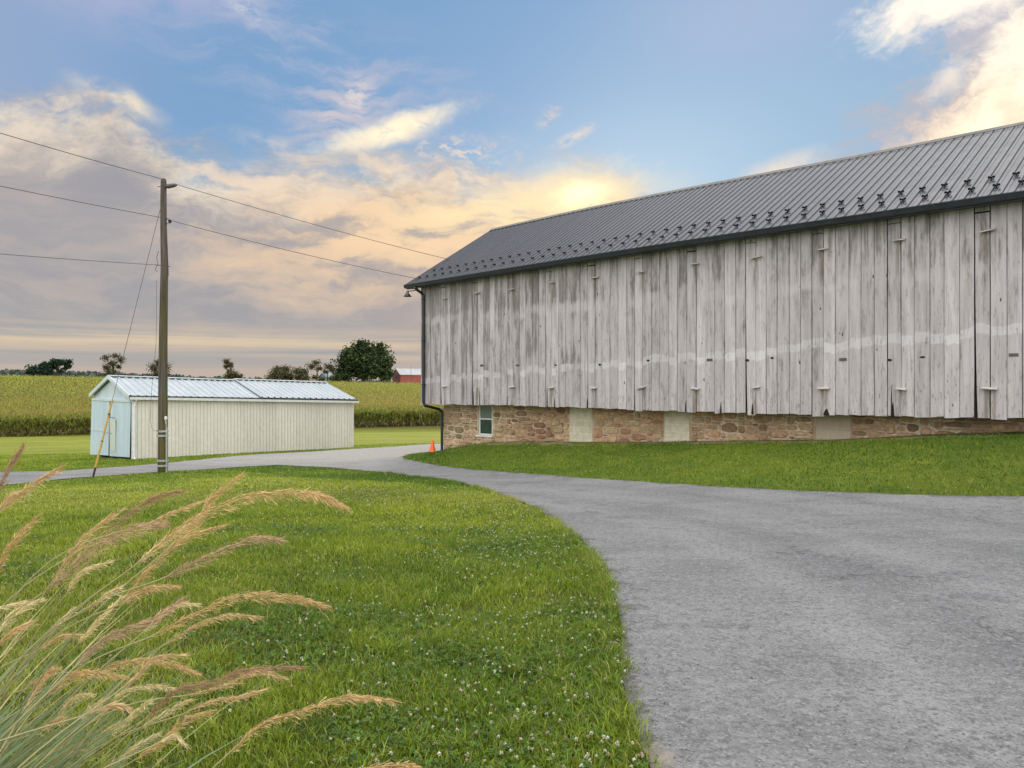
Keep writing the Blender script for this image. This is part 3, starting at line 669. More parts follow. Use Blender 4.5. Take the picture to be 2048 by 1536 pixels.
# snap seams to the vents
edges = [0.0, 0.29, 0.58, 0.875]
for v_ in VENT:
    for j in range(6): edges.append(v_ + j * 0.2975 + (rr.uniform(-0.018, 0.018) if j > 1 else 0))
edges = [e for e in edges if e < BL] + [BL]
dark = MB()
for j, (a, e) in enumerate(zip(edges[:-1], edges[1:])):
    vent = any(abs(a - v_) < 0.01 for v_ in VENT)
    gl = rr.choice([0.006, 0.007, 0.009, 0.014]) + (0.009 if vent else 0)
    gr = 0.005 + (0.003 if vent else 0)
    yo = rr.uniform(-0.016, 0.006); tn = rr.random()
    zb = 0.875 + sag(a) + rr.uniform(-0.012, 0.012)
    zt = EZ + hump(a) + 0.06
    x0, x1 = a + gl, e - gr
    def board(za, zc, sh0=0.0, sh1=0.0, tone=tn, y=yo, n=9, rag=0.0):
        pts = []                                                 # slightly wavering edges
        rows = []
        for q_ in range(n + 1):
            z = za + (zc - za) * q_ / n
            k_ = (1 - q_ / n)
            jx = rr.uniform(-0.003, 0.003)
            l_ = x0 + jx + sh0 * k_ ** 3; r_ = x1 + jx + sh1 * k_ ** 3
            rows.append((l_, r_, z))
        fr = [[(l_, y, z + (rag * rr.uniform(-1, 1) if q_ == 0 else 0)), (r_, y, z + (rag * rr.uniform(-1, 1) if q_ == 0 else 0)), (r_, y + 0.025, z), (l_, y + 0.025, z)] for q_, (l_, r_, z) in enumerate(rows)]
        s_ = f.strip(fr, tone, 0, True)
        f.face((s_, s_ + 1, s_ + 2, s_ + 3), tone); q2 = s_ + 4 * n
        f.face((q2 + 3, q2 + 2, q2 + 1, q2), tone)
    if vent:
        cut = 5.30 + hump(a) - 0.03
        board(zb - rr.choice([0, 0.0, 0.012, 0.03]), cut - rr.choice([0.012, 0.018, 0.03, 0.05]), rr.choice([0, 0, 0.02, 0.05, 0.07]), rr.choice([0, 0, 0.0, 0.03]), rag=0.012)
        board(cut + 0.006, zt, n=1)
    else:
        board(zb, zt, rag=0.010 if rr.random() < 0.6 else 0.032)
bput(f.build('board_siding', M['boards'], barn))
dark.box(0.02, BL, 0.05, 0.07, 0.93, EZ + 0.05)
bput(dark.build('dark_backing', M['dark_inside'], barn))  # black sheet painted in for the unlit interior behind the board gaps
# other walls
g = MB()
nb_ = 28
for j in range(nb_):
    a, e = 0.03 + j * 8.5 / nb_, 0.03 + (j + 1) * 8.5 / nb_
    mid = (a + e) / 2; top = EZ + PITCH * (min(mid, 2 * RS - mid) + 0.3) - 0.12
    g.box(0.0 - rr.uniform(0, 0.01), 0.03, a + 0.004, e - 0.004, 0.86 + rr.uniform(-0.02, 0.02), top, rr.random())
bput(g.build('gable_siding', M['boards'], barn))
g = MB()
for j in range(80):
    a = j * BL / 80
    g.box(a + 0.004, a + BL / 80 - 0.004, 8.52, 8.55, 0.86, EZ + 0.1, rr.random())
for j in range(nb_):
    a, e = 0.03 + j * 8.5 / nb_, 0.03 + (j + 1) * 8.5 / nb_
    mid = (a + e) / 2; top = EZ + PITCH * (min(mid, 2 * RS - mid) + 0.3) - 0.12
    g.box(BL - 0.03, BL, a + 0.004, e - 0.004, 0.86, top, rr.random())
bput(g.build('rear_siding', M['boards'], barn))
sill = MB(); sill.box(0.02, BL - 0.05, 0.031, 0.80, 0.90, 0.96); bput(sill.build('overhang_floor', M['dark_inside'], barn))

# ventilator ledges, each a small shelf nailed over a seam
def ledge(t, z, wd, tilt, thick=0.022, deep=0.10, mat=None):
    m_ = MB(); h = wd / 2
    m_.hexa([(t - h, -0.012 - deep, z - tilt), (t + h, -0.012 - deep, z + tilt), (t + h * 0.97, -0.012, z + tilt + 0.012), (t - h * 0.97, -0.012, z - tilt + 0.012),
             (t - h, -0.012 - deep, z - tilt + thick), (t + h, -0.012 - deep, z + tilt + thick), (t + h * 0.97, -0.012, z + tilt + thick + 0.03), (t - h * 0.97, -0.012, z - tilt + thick + 0.03)])
    bput(m_.build('ledge', mat or M['ledge'], barn, bevel=0.004))
for i, v_ in enumerate(VENT):
    ledge(v_ + 0.2975 + rr.uniform(-0.05, 0.04), 4.90 + hump(v_) - 0.05 + rr.uniform(-0.03, 0.03), rr.uniform(0.20, 0.31), rr.uniform(-0.02, 0.02))
    if i != 1: ledge(v_ + 0.2975 + rr.uniform(-0.03, 0.03), 1.505 + rr.uniform(-0.03, 0.03), rr.uniform(0.20, 0.32), rr.choice([-0.012, 0.0, 0.008, 0.03]))
# old holes and tin patches along the loft floor
for t0, z0, kind in [(3.47, 2.3, 1), (5.27, 2.27, 1), (6.99, 2.25, 0), (8.8, 2.23, 0), (10.59, 2.32, 0), (12.61, 2.29, 1), (14.42, 2.30, 0), (16.22, 2.22, 1), (17.99, 2.23, 0), (19.75, 2.23, 1), (13.72, 2.26, 2), (17.29, 2.18, 0)]:
    w_ = 0.11 if kind == 1 else rr.uniform(0.05, 0.075)
    h_ = 0.035 if kind == 1 else rr.uniform(0.03, 0.04)
    n_ = 9; b_ = MB()
    ring = [(t0 + w_ * math.cos(a) * rr.uniform(0.7, 1.0), 0, z0 + h_ * math.sin(a) * rr.uniform(0.7, 1.0)) for a in np.linspace(0, 2 * math.pi, n_, endpoint=False)] if kind != 1 else [(t0 - w_ * 0.8, 0, z0 - h_), (t0 + w_ * 0.8, 0, z0 - h_), (t0 + w_ * 0.8, 0, z0 + h_), (t0 - w_ * 0.8, 0, z0 + h_)]
    s_ = b_.pts([(p[0], -0.017, p[2]) for p in ring] + [(p[0], -0.010, p[2]) for p in ring]); k_ = len(ring)
    b_.face([s_ + q_ for q_ in range(k_)]); [b_.face((s_ + q_, s_ + (q_ + 1) % k_, s_ + k_ + (q_ + 1) % k_, s_ + k_ + q_)) for q_ in range(k_)]
    bput(b_.build('tin_patch' if kind == 1 else 'board_hole', M['lamp_metal'] if kind == 1 else M['dark_inside'], barn))
# gaps and splinters rotted out of the board feet (dark notches)
for t0, wd, h_ in [(1.45, 0.03, 0.55), (3.02, 0.05, 0.5), (3.36, 0.03, 0.52), (4.75, 0.025, 0.35), (6.62, 0.04, 0.62), (6.95, 0.05, 0.33), (8.30, 0.03, 0.3), (10.12, 0.03, 0.6), (11.85, 0.04, 0.32), (12.95, 0.05, 0.30), (13.87, 0.06, 0.28), (15.82, 0.16, 0.17), (17.36, 0.07, 0.35), (17.33, 0.03, 0.75), (19.05, 0.02, 0.4)]:
    z0 = 0.86 + sag(t0); nt_ = MB()
    s_ = nt_.pts([(t0 - wd / 2, -0.018, z0), (t0 + wd / 2, -0.018, z0), (t0 + wd * 0.30, -0.018, z0 + h_ * 0.5), (t0 + wd * 0.1, -0.018, z0 + h_), (t0 - wd * 0.25, -0.018, z0 + h_ * 0.7),
                  (t0 - wd / 2, 0.0, z0), (t0 + wd / 2, 0.0, z0), (t0 + wd * 0.30, 0.0, z0 + h_ * 0.5), (t0 + wd * 0.1, 0.0, z0 + h_), (t0 - wd * 0.25, 0.0, z0 + h_ * 0.7)])
    nt_.face([s_ + q_ for q_ in range(5)]); [nt_.face((s_ + q_, s_ + (q_ + 1) % 5, s_ + 5 + (q_ + 1) % 5, s_ + 5 + q_)) for q_ in range(5)]
    bput(nt_.build('rotted_gap', M['dark_inside'], barn))

# stone base: individual field stones proud of a mortar core
st = MB(); S0 = 0.80; cell = 0.074
ta, tb_, za, zb_ = 0.44, BL, -1.45, 0.96
W_, H_ = int((tb_ - ta) / cell), int((zb_ - za) / cell)
occ = np.zeros((W_, H_), dtype=bool)
BLOCKS = [(6.93, 7.87), (10.62, 11.48), (15.22, 16.10)]
WIN = (2.43, 3.18, -0.27, 0.90)
def cells(a, e): return max(0, int((a - ta) / cell)), int((e - ta) / cell) + 1
for a, e in BLOCKS: i0, i1 = cells(a, e); occ[i0:i1, :] = True
i0, i1 = cells(WIN[0] - 0.03, WIN[1] + 0.03); occ[i0:i1, int((WIN[2] - 0.1 - za) / cell):] = True
for jz in range(H_):
    for ix in range(W_):
        if occ[ix, jz]: continue
        for _try in range(6):
            big_ = rr.random() < 0.26
            w_ = rr.randint(5, 9) if big_ else rr.randint(3, 8); h_ = rr.randint(3, 4) if big_ else rr.choice([1, 2, 2, 3, 3])
            w_ = min(w_, W_ - ix); h_ = min(h_, H_ - jz)
            if not occ[ix:ix + w_, jz:jz + h_].any(): break
            w_, h_ = 1, 1
        while w_ < 3 and ix + w_ < W_ and not occ[ix + w_, jz:jz + h_].any(): w_ += 1
        occ[ix:ix + w_, jz:jz + h_] = True
        x0, x1, z0, z1 = ta + ix * cell, ta + (ix + w_) * cell, za + jz * cell, za + (jz + h_) * cell
        m_ = rr.uniform(0.007, 0.019); cx, cz, hw, hh = (x0 + x1) / 2, (z0 + z1) / 2, (x1 - x0) / 2 - m_, (z1 - z0) / 2 - m_
        n_ = rr.choice([7, 8, 9, 10]); ph = rr.random(); ring = []
        pw = rr.uniform(2.6, 6.0)
        for q_ in range(n_):
            a = 2 * math.pi * (q_ + ph) / n_; ca, sa = math.cos(a), math.sin(a)
            k_ = 1.0 / (abs(ca) ** pw + abs(sa) ** pw) ** (1 / pw) * rr.uniform(0.90, 1.06)
            ring.append((cx + hw * ca * k_, cz + hh * sa * k_))
        d_ = rr.uniform(0.018, 0.060); tn = rr.random()
        tl, tr_ = rr.uniform(-0.012, 0.012), rr.uniform(-0.01, 0.01)
        def at3(p, sc, dd): return (cx + (p[0] - cx) * sc, S0 - dd - tl * (p[0] - cx) / max(hw, .01) * (dd > 0) - tr_ * (p[1] - cz) / max(hh, .01) * (dd > 0), cz + (p[1] - cz) * sc)
        rows = [[at3(p, 1.0, -0.02) for p in ring], [at3(p, 0.97, d_ * 0.6) for p in ring], [at3(p, 0.82, d_) for p in ring]]
        s_ = st.strip(rows, tn, 0, True); e_ = s_ + 2 * n_
        c_ = st.pts([(cx, S0 - d_ - 0.004, cz)])
        for q_ in range(n_): st.face((e_ + q_, e_ + (q_ + 1) % n_, c_), tn)
bput(st.build('stone_facing', M['stone'], barn))
mo = MB()
def core(a, e, z0, z1): mo.box(a, e, S0, S0 + 0.45, z0, z1)
core(ta, WIN[0], -1.6, 0.95); core(WIN[0], WIN[1], -1.6, WIN[2]); core(WIN[1], BL, -1.6, 0.95)
mo.box(ta, ta + 0.45, S0 + 0.45, 8.4, -1.6, 0.95); mo.box(ta, BL, 8.0, 8.4, -1.6, 0.94); mo.box(BL - 0.45, BL, S0 + 0.45, 8.0, -1.6, 0.95)
bput(mo.build('stone_foundation', M['mortar'], barn))
for a, e in BLOCKS:
    k_ = MB(); k_.box(a, e, S0 - 0.018, S0 + 0.02, -1.3, 0.93); bput(k_.build('block_infill', M['block'], barn, bevel=0.006))
# window
win = MB(); a, e, z0, z1 = WIN; y0, y1 = S0 + 0.02, S0 + 0.09; zm = (z0 + z1) / 2 + 0.02
win.box(a, a + 0.06, y0, y1, z0, z1); win.box(e - 0.06, e, y0, y1, z0, z1); win.box(a + 0.06, e - 0.06, y0, y1, z1 - 0.06, z1); win.box(a + 0.06, e - 0.06, y0, y1, z0, z0 + 0.06)
win.box(a + 0.06, e - 0.06, y0 + 0.004, y1 - 0.01, zm - 0.025, zm + 0.025)
wo_ = bput(win.build('window', M['white_paint'], barn, bevel=0.004))
k_ = MB(); k_.box(a - 0.09, e + 0.06, S0 - 0.09, S0 + 0.02, z0 - 0.055, z0); k_.build('window_sill', M['white_paint'], wo_, bevel=0.006)
for za_, zc_ in ((z0 + 0.06, zm - 0.025), (zm + 0.025, z1 - 0.06)):
    k_ = MB(); k_.box(a + 0.06, e - 0.06, y0 + 0.03, y0 + 0.036, za_, zc_); k_.build('pane', M['glass'] if za_ < zm - 0.1 else M['glass_blind'], wo_)

# roof: ribbed sheets with real ribs
T0, T1 = -0.43, BL + 0.4
rib = 0.23
prof = []
t_ = T0
while t_ < T1 - 0.05:
    for dt, h in ((0.0, 0.0), (0.016, 0.028), (0.036, 0.028), (0.052, 0.0), (0.115, 0.0), (0.127, 0.007), (0.139, 0.0)): prof.append((t_ + dt, h))
    t_ += rib
prof.append((T1, 0.0))
ca_ = math.cos(math.atan(PITCH)); sa_ = math.sin(math.atan(PITCH))
def rp(t, s, h, back=False):
    q0 = (s + 0.40) / (RS + 0.40)
    z = EZ + PITCH * (s + 0.40) + hump(t) * (1 - q0) + hump_ridge(t) * q0 + h * ca_
    y = s - h * sa_
    return (t, (2 * RS - y) if back else y, z)
rf = MB()
ss_ = [-0.40, 0.6, 1.7, 2.9, RS]
rf.strip([[rp(t, s, h) for t, h in prof] for s in ss_], 0.5)
rf.strip([[rp(t, s, h, True) for t, h in prof] for s in ss_], 0.5)
rf.strip([[rp(t, s, -0.06) for t in (T0, T1)] for s in ss_], 0.5)
roof = bput(rf.build('roof', M['roof'], barn))
# rake trim both gables
for tt in (T0, T1):
    k_ = MB()
    for bk in (False, True):
        A = [rp(tt, s, 0.03, bk) for s in ss_]; B = [rp(tt, s, -0.16, bk) for s in ss_]
        d = -0.03 if tt == T0 else 0.03
        k_.strip([[p, (p[0] + d, p[1], p[2]), (q_[0] + d, q_[1], q_[2]), q_] for p, q_ in zip(A, B)], closed=True)
    k_.build('rake_trim', M['dark_trim'], roof)
k_ = MB(); N_ = 60
for bk in (False, True):
    k_.strip([[rp(T0 - 0.03 + (T1 - T0 + 0.06) * i / N_, s, h, bk) for i in range(N_ + 1)] for s, h in ((RS - 0.13, 0.036), (RS - 0.127, 0.043), (RS - 0.02, 0.066), (RS + 0.0, 0.070))])
M['ridge'] = worn('ridge', (0.13, 0.125, 0.115), 0.2, 0.45, 0.2, 2)
k_.build('ridge_cap', M['ridge'], roof)
# snow guards: two staggered rows of cast butterfly cleats
def guard_mb():
    k = MB()
    k.box(-0.035, 0.035, -0.06, 0.05, 0.0, 0.008)
    k.tube([(0, 0, 0.0), (0, -0.004, 0.06)], [0.016, 0.011], 8)
    for sx in (-1, 1):
        ring = [(0.0, 0.030), (0.03, 0.048), (0.062, 0.040), (0.080, 0.065), (0.072, 0.098), (0.040, 0.105), (0.012, 0.085), (0.0, 0.080)]
        s_ = k.pts([(sx * x, -0.010, z) for x, z in ring] + [(sx * x, 0.006, z) for x, z in ring]); n = len(ring)
        k.face([s_ + q_ for q_ in range(n)]); k.face([s_ + n + q_ for q_ in reversed(range(n))])
        for q_ in range(n): k.face((s_ + q_, s_ + (q_ + 1) % n, s_ + n + (q_ + 1) % n, s_ + n + q_))
    k.tube([(-0.05, 0.03, 0.0), (0, -0.002, 0.055)], 0.006, 5); k.tube([(0.05, 0.03, 0.0), (0, -0.002, 0.055)], 0.006, 5)
    return k
g0 = guard_mb().build('snow_guard', M['guard'], roof)
gm = g0.data; first = True
for row, s, off in ((0, 0.56, 0.0), (1, 0.03, 0.21)):
    t_ = 14.11 + off - 0.465 * 31
    while t_ < 22.5:
        if t_ > -0.3:
            o_ = g0 if first else g0.copy()
            if not first: link(o_, roof)
            first = False
            o_.location = rp(t_, s, 0.0); o_.rotation_euler = (math.atan(PITCH), 0, 0); o_.scale = (0.92, 0.92, 0.88); o_.rotation_euler.z = rr.uniform(-0.06, 0.06)
        t_ += 0.465
# eave gutter with fascia
k_ = MB(); N_ = 50
gp = [(-0.40, 0.030), (-0.415, 0.030), (-0.53, 0.030), (-0.53, 0.012), (-0.518, -0.02), (-0.50, -0.09), (-0.465, -0.105), (-0.40, -0.105)]
k_.strip([[(T0 - 0.02 + (T1 - T0 + 0.04) * i / N_, y + 0.02, EZ + z - 0.035 + hump(T0 + (T1 - T0) * i / N_)) for y, z in gp] for i in range(N_ + 1)], closed=True)
for i in (0, N_):
    k_.face([k_.pts([(T0 - 0.02 + (T1 - T0 + 0.04) * i / N_, y + 0.02, EZ + z - 0.035 + hump(T0 + (T1 - T0) * i / N_)) for y, z in gp]) + q_ for q_ in range(len(gp))])
bput(k_.build('gutter', M['dark_trim'], barn))
k_ = MB()
k_.strip([[(T0 + (T1 - T0) * i / N_, y, EZ + z + hump(T0 + (T1 - T0) * i / N_)) for y, z in ((-0.375, -0.02), (-0.345, -0.02), (-0.345, -0.16), (-0.375, -0.16))] for i in range(N_ + 1)], closed=True)
k_.strip([[(T0 + (T1 - T0) * i / N_, y, EZ + z + hump(T0 + (T1 - T0) * i / N_)) for y, z in ((-0.345, -0.13), (-0.02, -0.10), (-0.02, -0.13), (-0.345, -0.16))] for i in range(N_ + 1)], closed=True)
bput(k_.build('fascia_or_shade', M['dark_trim'], barn))
# downspout: off the gutter, back to the wall, down, back under the overhang to the stone corner
k_ = MB(); td = 0.20
k_.tube([(td, -0.45, EZ - 0.10), (td, -0.45, EZ - 0.17), (td + 0.01, -0.36, EZ - 0.24), (td + 0.03, -0.12, EZ - 0.36), (td + 0.03, -0.075, EZ - 0.44), (td + 0.03, -0.07, EZ - 1.5), (td + 0.03, -0.07, 0.93), (td + 0.05, -0.02, 0.80),
         (td + 0.18, 0.55, 0.66), (td + 0.21, 0.70, 0.58), (td + 0.21, 0.72, 0.45), (td + 0.21, 0.72, -0.95), (td + 0.17, 0.60, -1.03), (td + 0.10, 0.45, -1.06)], 0.056, 10)
for z in (4.9, 3.3, 1.6): k_.box(td - 0.04, td + 0.10, -0.128, -0.014, z, z + 0.03)
bput(k_.build('downspout', M['dark_trim'], barn, smooth=False))
# gooseneck lamp on the gable corner
k_ = MB()
k_.tube([(-0.01, 0.10, 4.95), (-0.06, 0.10, 5.06), (-0.15, 0.10, 5.20), (-0.30, 0.10, 5.31), (-0.48, 0.10, 5.345), (-0.90, 0.10, 5.34)], 0.020, 8)
k_.tube([(-0.97, 0.10, 5.36), (-1.02, 0.10, 5.43), (-0.98, 0.10, 5.48), (-0.90, 0.10, 5.44), (-0.88, 0.10, 5.35)], 0.008, 5)
k_.box(-0.035, -0.001, 0.05, 0.15, 4.84, 5.0)
gl_ = bput(k_.build('gooseneck_lamp', M['lamp_metal'], barn))
k_ = MB(); k_.lathe([(0.030, 0.15), (0.050, 0.13), (0.055, 0.08), (0.100, 0.02), (0.165, -0.085), (0.16, -0.09), (0.09, 0.01), (0.03, 0.10)], (-0.97, 0.10, 5.22), 20)
k_.build('lamp_shade', M['lamp_metal'], gl_, smooth=True)

# ================================================================== the metal shed (local frame: a along the long side, b across, z up; leaning with the slope)
shed = empty('metal_shed', (SC[0], SC[1], 0.0), math.atan2(SE[1], SE[0]))
tag(shed, 'long low cream metal shed with pale blue sliding doors and ribbed silver roof', 'shed')
TILT = -0.030                                                    # the whole shed runs slightly downhill
def sz(a, z): return z + TILT * a
ZB, ZE, ZR = -1.50, 1.08, 1.90
k_ = MB(); a = 0.0; i = 0; rr = random.Random(3)
pitch_ = 0.152
while a < SL - 0.01:
    e = min(a + pitch_, SL)
    bot = ZB + (0.0 if a < 2.4 else (0.07 if a < 6.0 else 0.10)) + 0.018 * max(0, a - 2.4)
    if i % 6 == 0: tn = rr.random()
    xs = [a, a + 0.018, a + 0.022, a + 0.042, a + 0.046, e] if e - a > 0.1 else [a, e]
    ys = [-0.012, -0.014, 0.014, 0.014, -0.014, -0.012] if e - a > 0.1 else [-0.012, -0.012]
    k_.strip([[(x, y, sz(x, bot)) for x, y in zip(xs, ys)], [(x, y, sz(x, ZE + 0.05)) for x, y in zip(xs, ys)]], tn)
    a = e; i += 1
for b0, b1 in ((SW - 0.03, SW),):
    k_.hexa([(0, b0, sz(0, ZB)), (SL, b0, sz(SL, ZB)), (SL, b1, sz(SL, ZB)), (0, b1, sz(0, ZB)), (0, b0, sz(0, ZE)), (SL, b0, sz(SL, ZE)), (SL, b1, sz(SL, ZE)), (0, b1, sz(0, ZE))])
k_.hexa([(SL - 0.03, 0.0, sz(SL, ZB)), (SL, 0.0, sz(SL, ZB)), (SL, SW, sz(SL, ZB)), (SL - 0.03, SW, sz(SL, ZB)), (SL - 0.03, 0.0, sz(SL, ZE)), (SL, 0.0, sz(SL, ZE)), (SL, SW, sz(SL, ZE)), (SL - 0.03, SW, sz(SL, ZE))])
k_.build('side_siding', M['cream_steel'], shed)
k_ = MB(); k_.box(0.05, SL - 0.05, 0.04, 0.06, ZB + 0.05, ZE - 0.3); k_.box(0.06, 0.08, 0.1, SW - 0.1, ZB + 0.1, ZE); k_.build('dark_infill', M['dark_inside'], shed)  # black sheets painted in for the darkness behind siding and door gap
# gable end: triangle of mismatched sheets, door rail, two sliding doors
def gz_(b): return ZE + 0.02 + (ZR - ZE - 0.06) * (1 - abs(b - SW / 2) / (SW / 2))
blue = MB(); cuts = [0.0, 0.55, 1.0, 1.55, 2.05, 2.65, 3.0, 3.55, 4.2, 4.75, 5.35, SW]
for j, (b0, b1) in enumerate(zip(cuts[:-1], cuts[1:])):
    d = blue; mi_ = 1 if j in (2, 5, 6, 8, 9) else 0
    tops = [(b0, gz_(b0)), (b1, gz_(b1))] if not (b0 < SW / 2 < b1) else [(b0, gz_(b0)), (SW / 2, gz_(SW / 2)), (b1, gz_(b1))]
    fr = [(0.0, b0 + 0.004, ZE - 0.12), (0.0, b1 - 0.004, ZE - 0.12)] + [(0.0, b_, z_) for b_, z_ in reversed(tops)]
    n = len(fr); s_ = d.pts(fr + [(0.025, p[1], p[2]) for p in fr]); tn = rr.random()
    d.face([s_ + q_ for q_ in range(n)], tn, mi_); d.face([s_ + n + q_ for q_ in reversed(range(n))], tn, mi_)
    for q_ in range(n): d.face((s_ + q_, s_ + (q_ + 1) % n, s_ + n + (q_ + 1) % n, s_ + n + q_), tn, mi_)
blue.build('gable_siding', [M['blue_shade_steel'], M['pale_blue']], shed)
k_ = MB(); k_.box(-0.11, 0.0, 0.0, SW, ZE - 0.20, ZE - 0.10); k_.build('door_rail', M['pale_blue'], shed, bevel=0.006)
for b0, b1 in ((0.0, 0.16), (SW - 0.16, SW)):
    k_ = MB(); k_.box(-0.02, 0.16, b0 - 0.03 if b0 == 0 else b0, b1 + (0.02 if b1 == SW else 0), ZB + 0.02, ZE - 0.02); k_.build('corner_trim', M['white_paint'], shed)
k_ = MB(); k_.hexa([(SL - 0.12, -0.03, sz(SL, ZB + 0.3)), (SL + 0.01, -0.03, sz(SL, ZB + 0.3)), (SL + 0.01, 0.1, sz(SL, ZB)), (SL - 0.12, 0.1, sz(SL, ZB)), (SL - 0.12, -0.03, sz(SL, ZE)), (SL + 0.01, -0.03, sz(SL, ZE)), (SL + 0.01, 0.1, sz(SL, ZE)), (SL - 0.12, 0.1, sz(SL, ZE))]); k_.build('corner_trim', M['cream_steel'], shed)
def door(b0, b1, zb, splay):
    d = MB(); n = 9
    for j in range(n):
        a0, a1 = b0 + (b1 - b0) * j / n, b0 + (b1 - b0) * (j + 1) / n; tn = rr.random()
        def xo(b_): return -0.075 - splay * (b_ - b0) / (b1 - b0)
        d.hexa([(xo(a0) - 0.05, a0 + 0.002, zb - .05 * a0), (xo(a1) - 0.05, a1 - 0.002, zb - .05 * a1), (xo(a1) - 0.02, a1 - 0.002, zb - .05 * a1), (xo(a0) - 0.02, a0 + 0.002, zb - .05 * a0),
                (-0.075, a0 + 0.002, ZE - 0.17), (-0.075, a1 - 0.002, ZE - 0.17), (-0.045, a1 - 0.002, ZE - 0.17), (-0.045, a0 + 0.002, ZE - 0.17)], tn)
    return d
d1 = door(3.14, 6.12, ZB + 0.12, 0.02).build('sliding_door', M['blue_shade_steel'], shed)
k_ = MB(); k_.box(-0.150, -0.135, 3.15, 6.05, ZB + 1.0, ZB + 1.02); k_.build('door_seam', M['pale_blue'], d1)
d2 = door(0.06, 2.92, ZB + 0.10, 0.0).build('sliding_door', M['blue_shade_steel'], shed)
k_ = MB(); k_.box(-0.150, -0.128, 1.95, 2.80, ZB + 0.22, ZB + 1.62); wd_ = k_.build('wicket_door', M['door_white'], d2, bevel=0.004)
k_ = MB(); k_.box(-0.160, -0.150, 2.05, 2.65, ZB + 1.66, ZB + 1.68); k_.build('drip_rail', M['black'], d2)
k_ = MB(); k_.box(-0.166, -0.150, 2.55, 2.60, ZB + 0.93, ZB + 1.00); k_.build('latch', M['black'], d2)
k_ = MB(); k_.box(0.0, 0.10, 0.2, SW - 0.2, ZB - 0.2, ZB + 0.35); k_.build('threshold', M['dark_inside'], shed)
# roof in two lengths, the second a hand higher
def shed_roof(a0, a1, lift):
    r = MB(); pr = []; x = a0
    while x < a1 - 0.12:
        pr += [(x, 0.0), (x + 0.02, 0.05), (x + 0.07, 0.05), (x + 0.09, 0.0)]; x += 0.305
    pr.append((a1, 0.0))
    for bk in (False, True):
        def P(x, b_, h):
            z = ZE + 0.10 + (ZR - ZE - 0.02) * (b_ / (SW / 2)) + h + lift
            return (x, SW - b_ if bk else b_, sz(x, z))
        r.strip([[P(x, b_, h) for x, h in pr] for b_ in (-0.16, 1.4, SW / 2)])
        r.strip([[P(x, b_, -0.03) for x, h in (pr[0], pr[-1])] for b_ in (-0.16, SW / 2)])
    return r
rf2 = shed_roof(-0.16, 5.60, 0.0).build('roof', M['shed_roof'], shed)
shed_roof(5.50, SL + 0.10, 0.055).build('roof', M['shed_roof'], shed)
k_ = MB()
for bk in (False, True):
    for a0, a1, lf in ((-0.18, 5.6, 0.0), (5.5, SL + 0.10, 0.055)):
        k_.strip([[(x, SW / 2 + (1 if bk else -1) * q_, sz(x, ZR + 0.10 + h + lf)) for x in (a0, a1)] for q_, h in ((0.22, 0.0), (0.0, 0.045))])
k_.build('ridge_cap', M['shed_roof'], rf2)
k_ = MB()
for bk in (False, True):
    fb = lambda b_: SW - b_ if bk else b_
    A = [(-0.19, fb(-0.18), ZE + 0.10), (-0.19, SW / 2, ZR + 0.15)]
    k_.strip([[(x, y, z + d) for x, d in ((-0.19, 0.0), (-0.15, 0.0), (-0.15, -0.17), (-0.19, -0.17))] for _x, y, z in A], closed=True)
k_.build('rake_trim', M['pale_blue'], rf2)
k_ = MB(); k_.hexa([(-0.16, -0.16, sz(0, ZE - 0.02)), (SL + 0.2, -0.16, sz(SL, ZE - 0.02)), (SL + 0.2, -0.10, sz(SL, ZE - 0.02)), (-0.16, -0.10, sz(0, ZE - 0.02)), (-0.16, -0.14, sz(0, ZE + 0.09)), (SL + 0.2, -0.14, sz(SL, ZE + 0.09)), (SL + 0.2, -0.10, sz(SL, ZE + 0.09)), (-0.16, -0.10, sz(0, ZE + 0.09))])
k_.build('fascia_or_shade', M['black'], shed)  # black strip painting the shadow line between shed roof and gutter
k_ = MB(); k_.hexa([(-0.16, -0.24, sz(0, ZE - 0.08)), (SL + 0.2, -0.24, sz(SL, ZE - 0.08)), (SL + 0.2, -0.165, sz(SL, ZE - 0.08)), (-0.16, -0.165, sz(0, ZE - 0.08)),
                    (-0.16, -0.25, sz(0, ZE + 0.025)), (SL + 0.2, -0.25, sz(SL, ZE + 0.025)), (SL + 0.2, -0.165, sz(SL, ZE + 0.025)), (-0.16, -0.165, sz(0, ZE + 0.025))])
k_.build('gutter', M['white_paint'], shed)
k_ = MB(); k_.box(-0.05, SL + 0.05, -0.12, 0.0, ZE - 0.06 - 0.0, ZE - 0.04); 
k_ = MB(); k_.tube([(0.10, -0.19, ZE - 0.02), (0.10, -0.19, ZE - 0.10), (0.08, -0.07, ZE - 0.24), (0.06, -0.06, ZE - 0.4), (0.06, -0.06, ZB + 0.16), (0.05, -0.10, ZB + 0.05), (0.0, -0.30, ZB + 0.0)], 0.05, 8)
k_.build('downspout', M['white_paint'], shed)

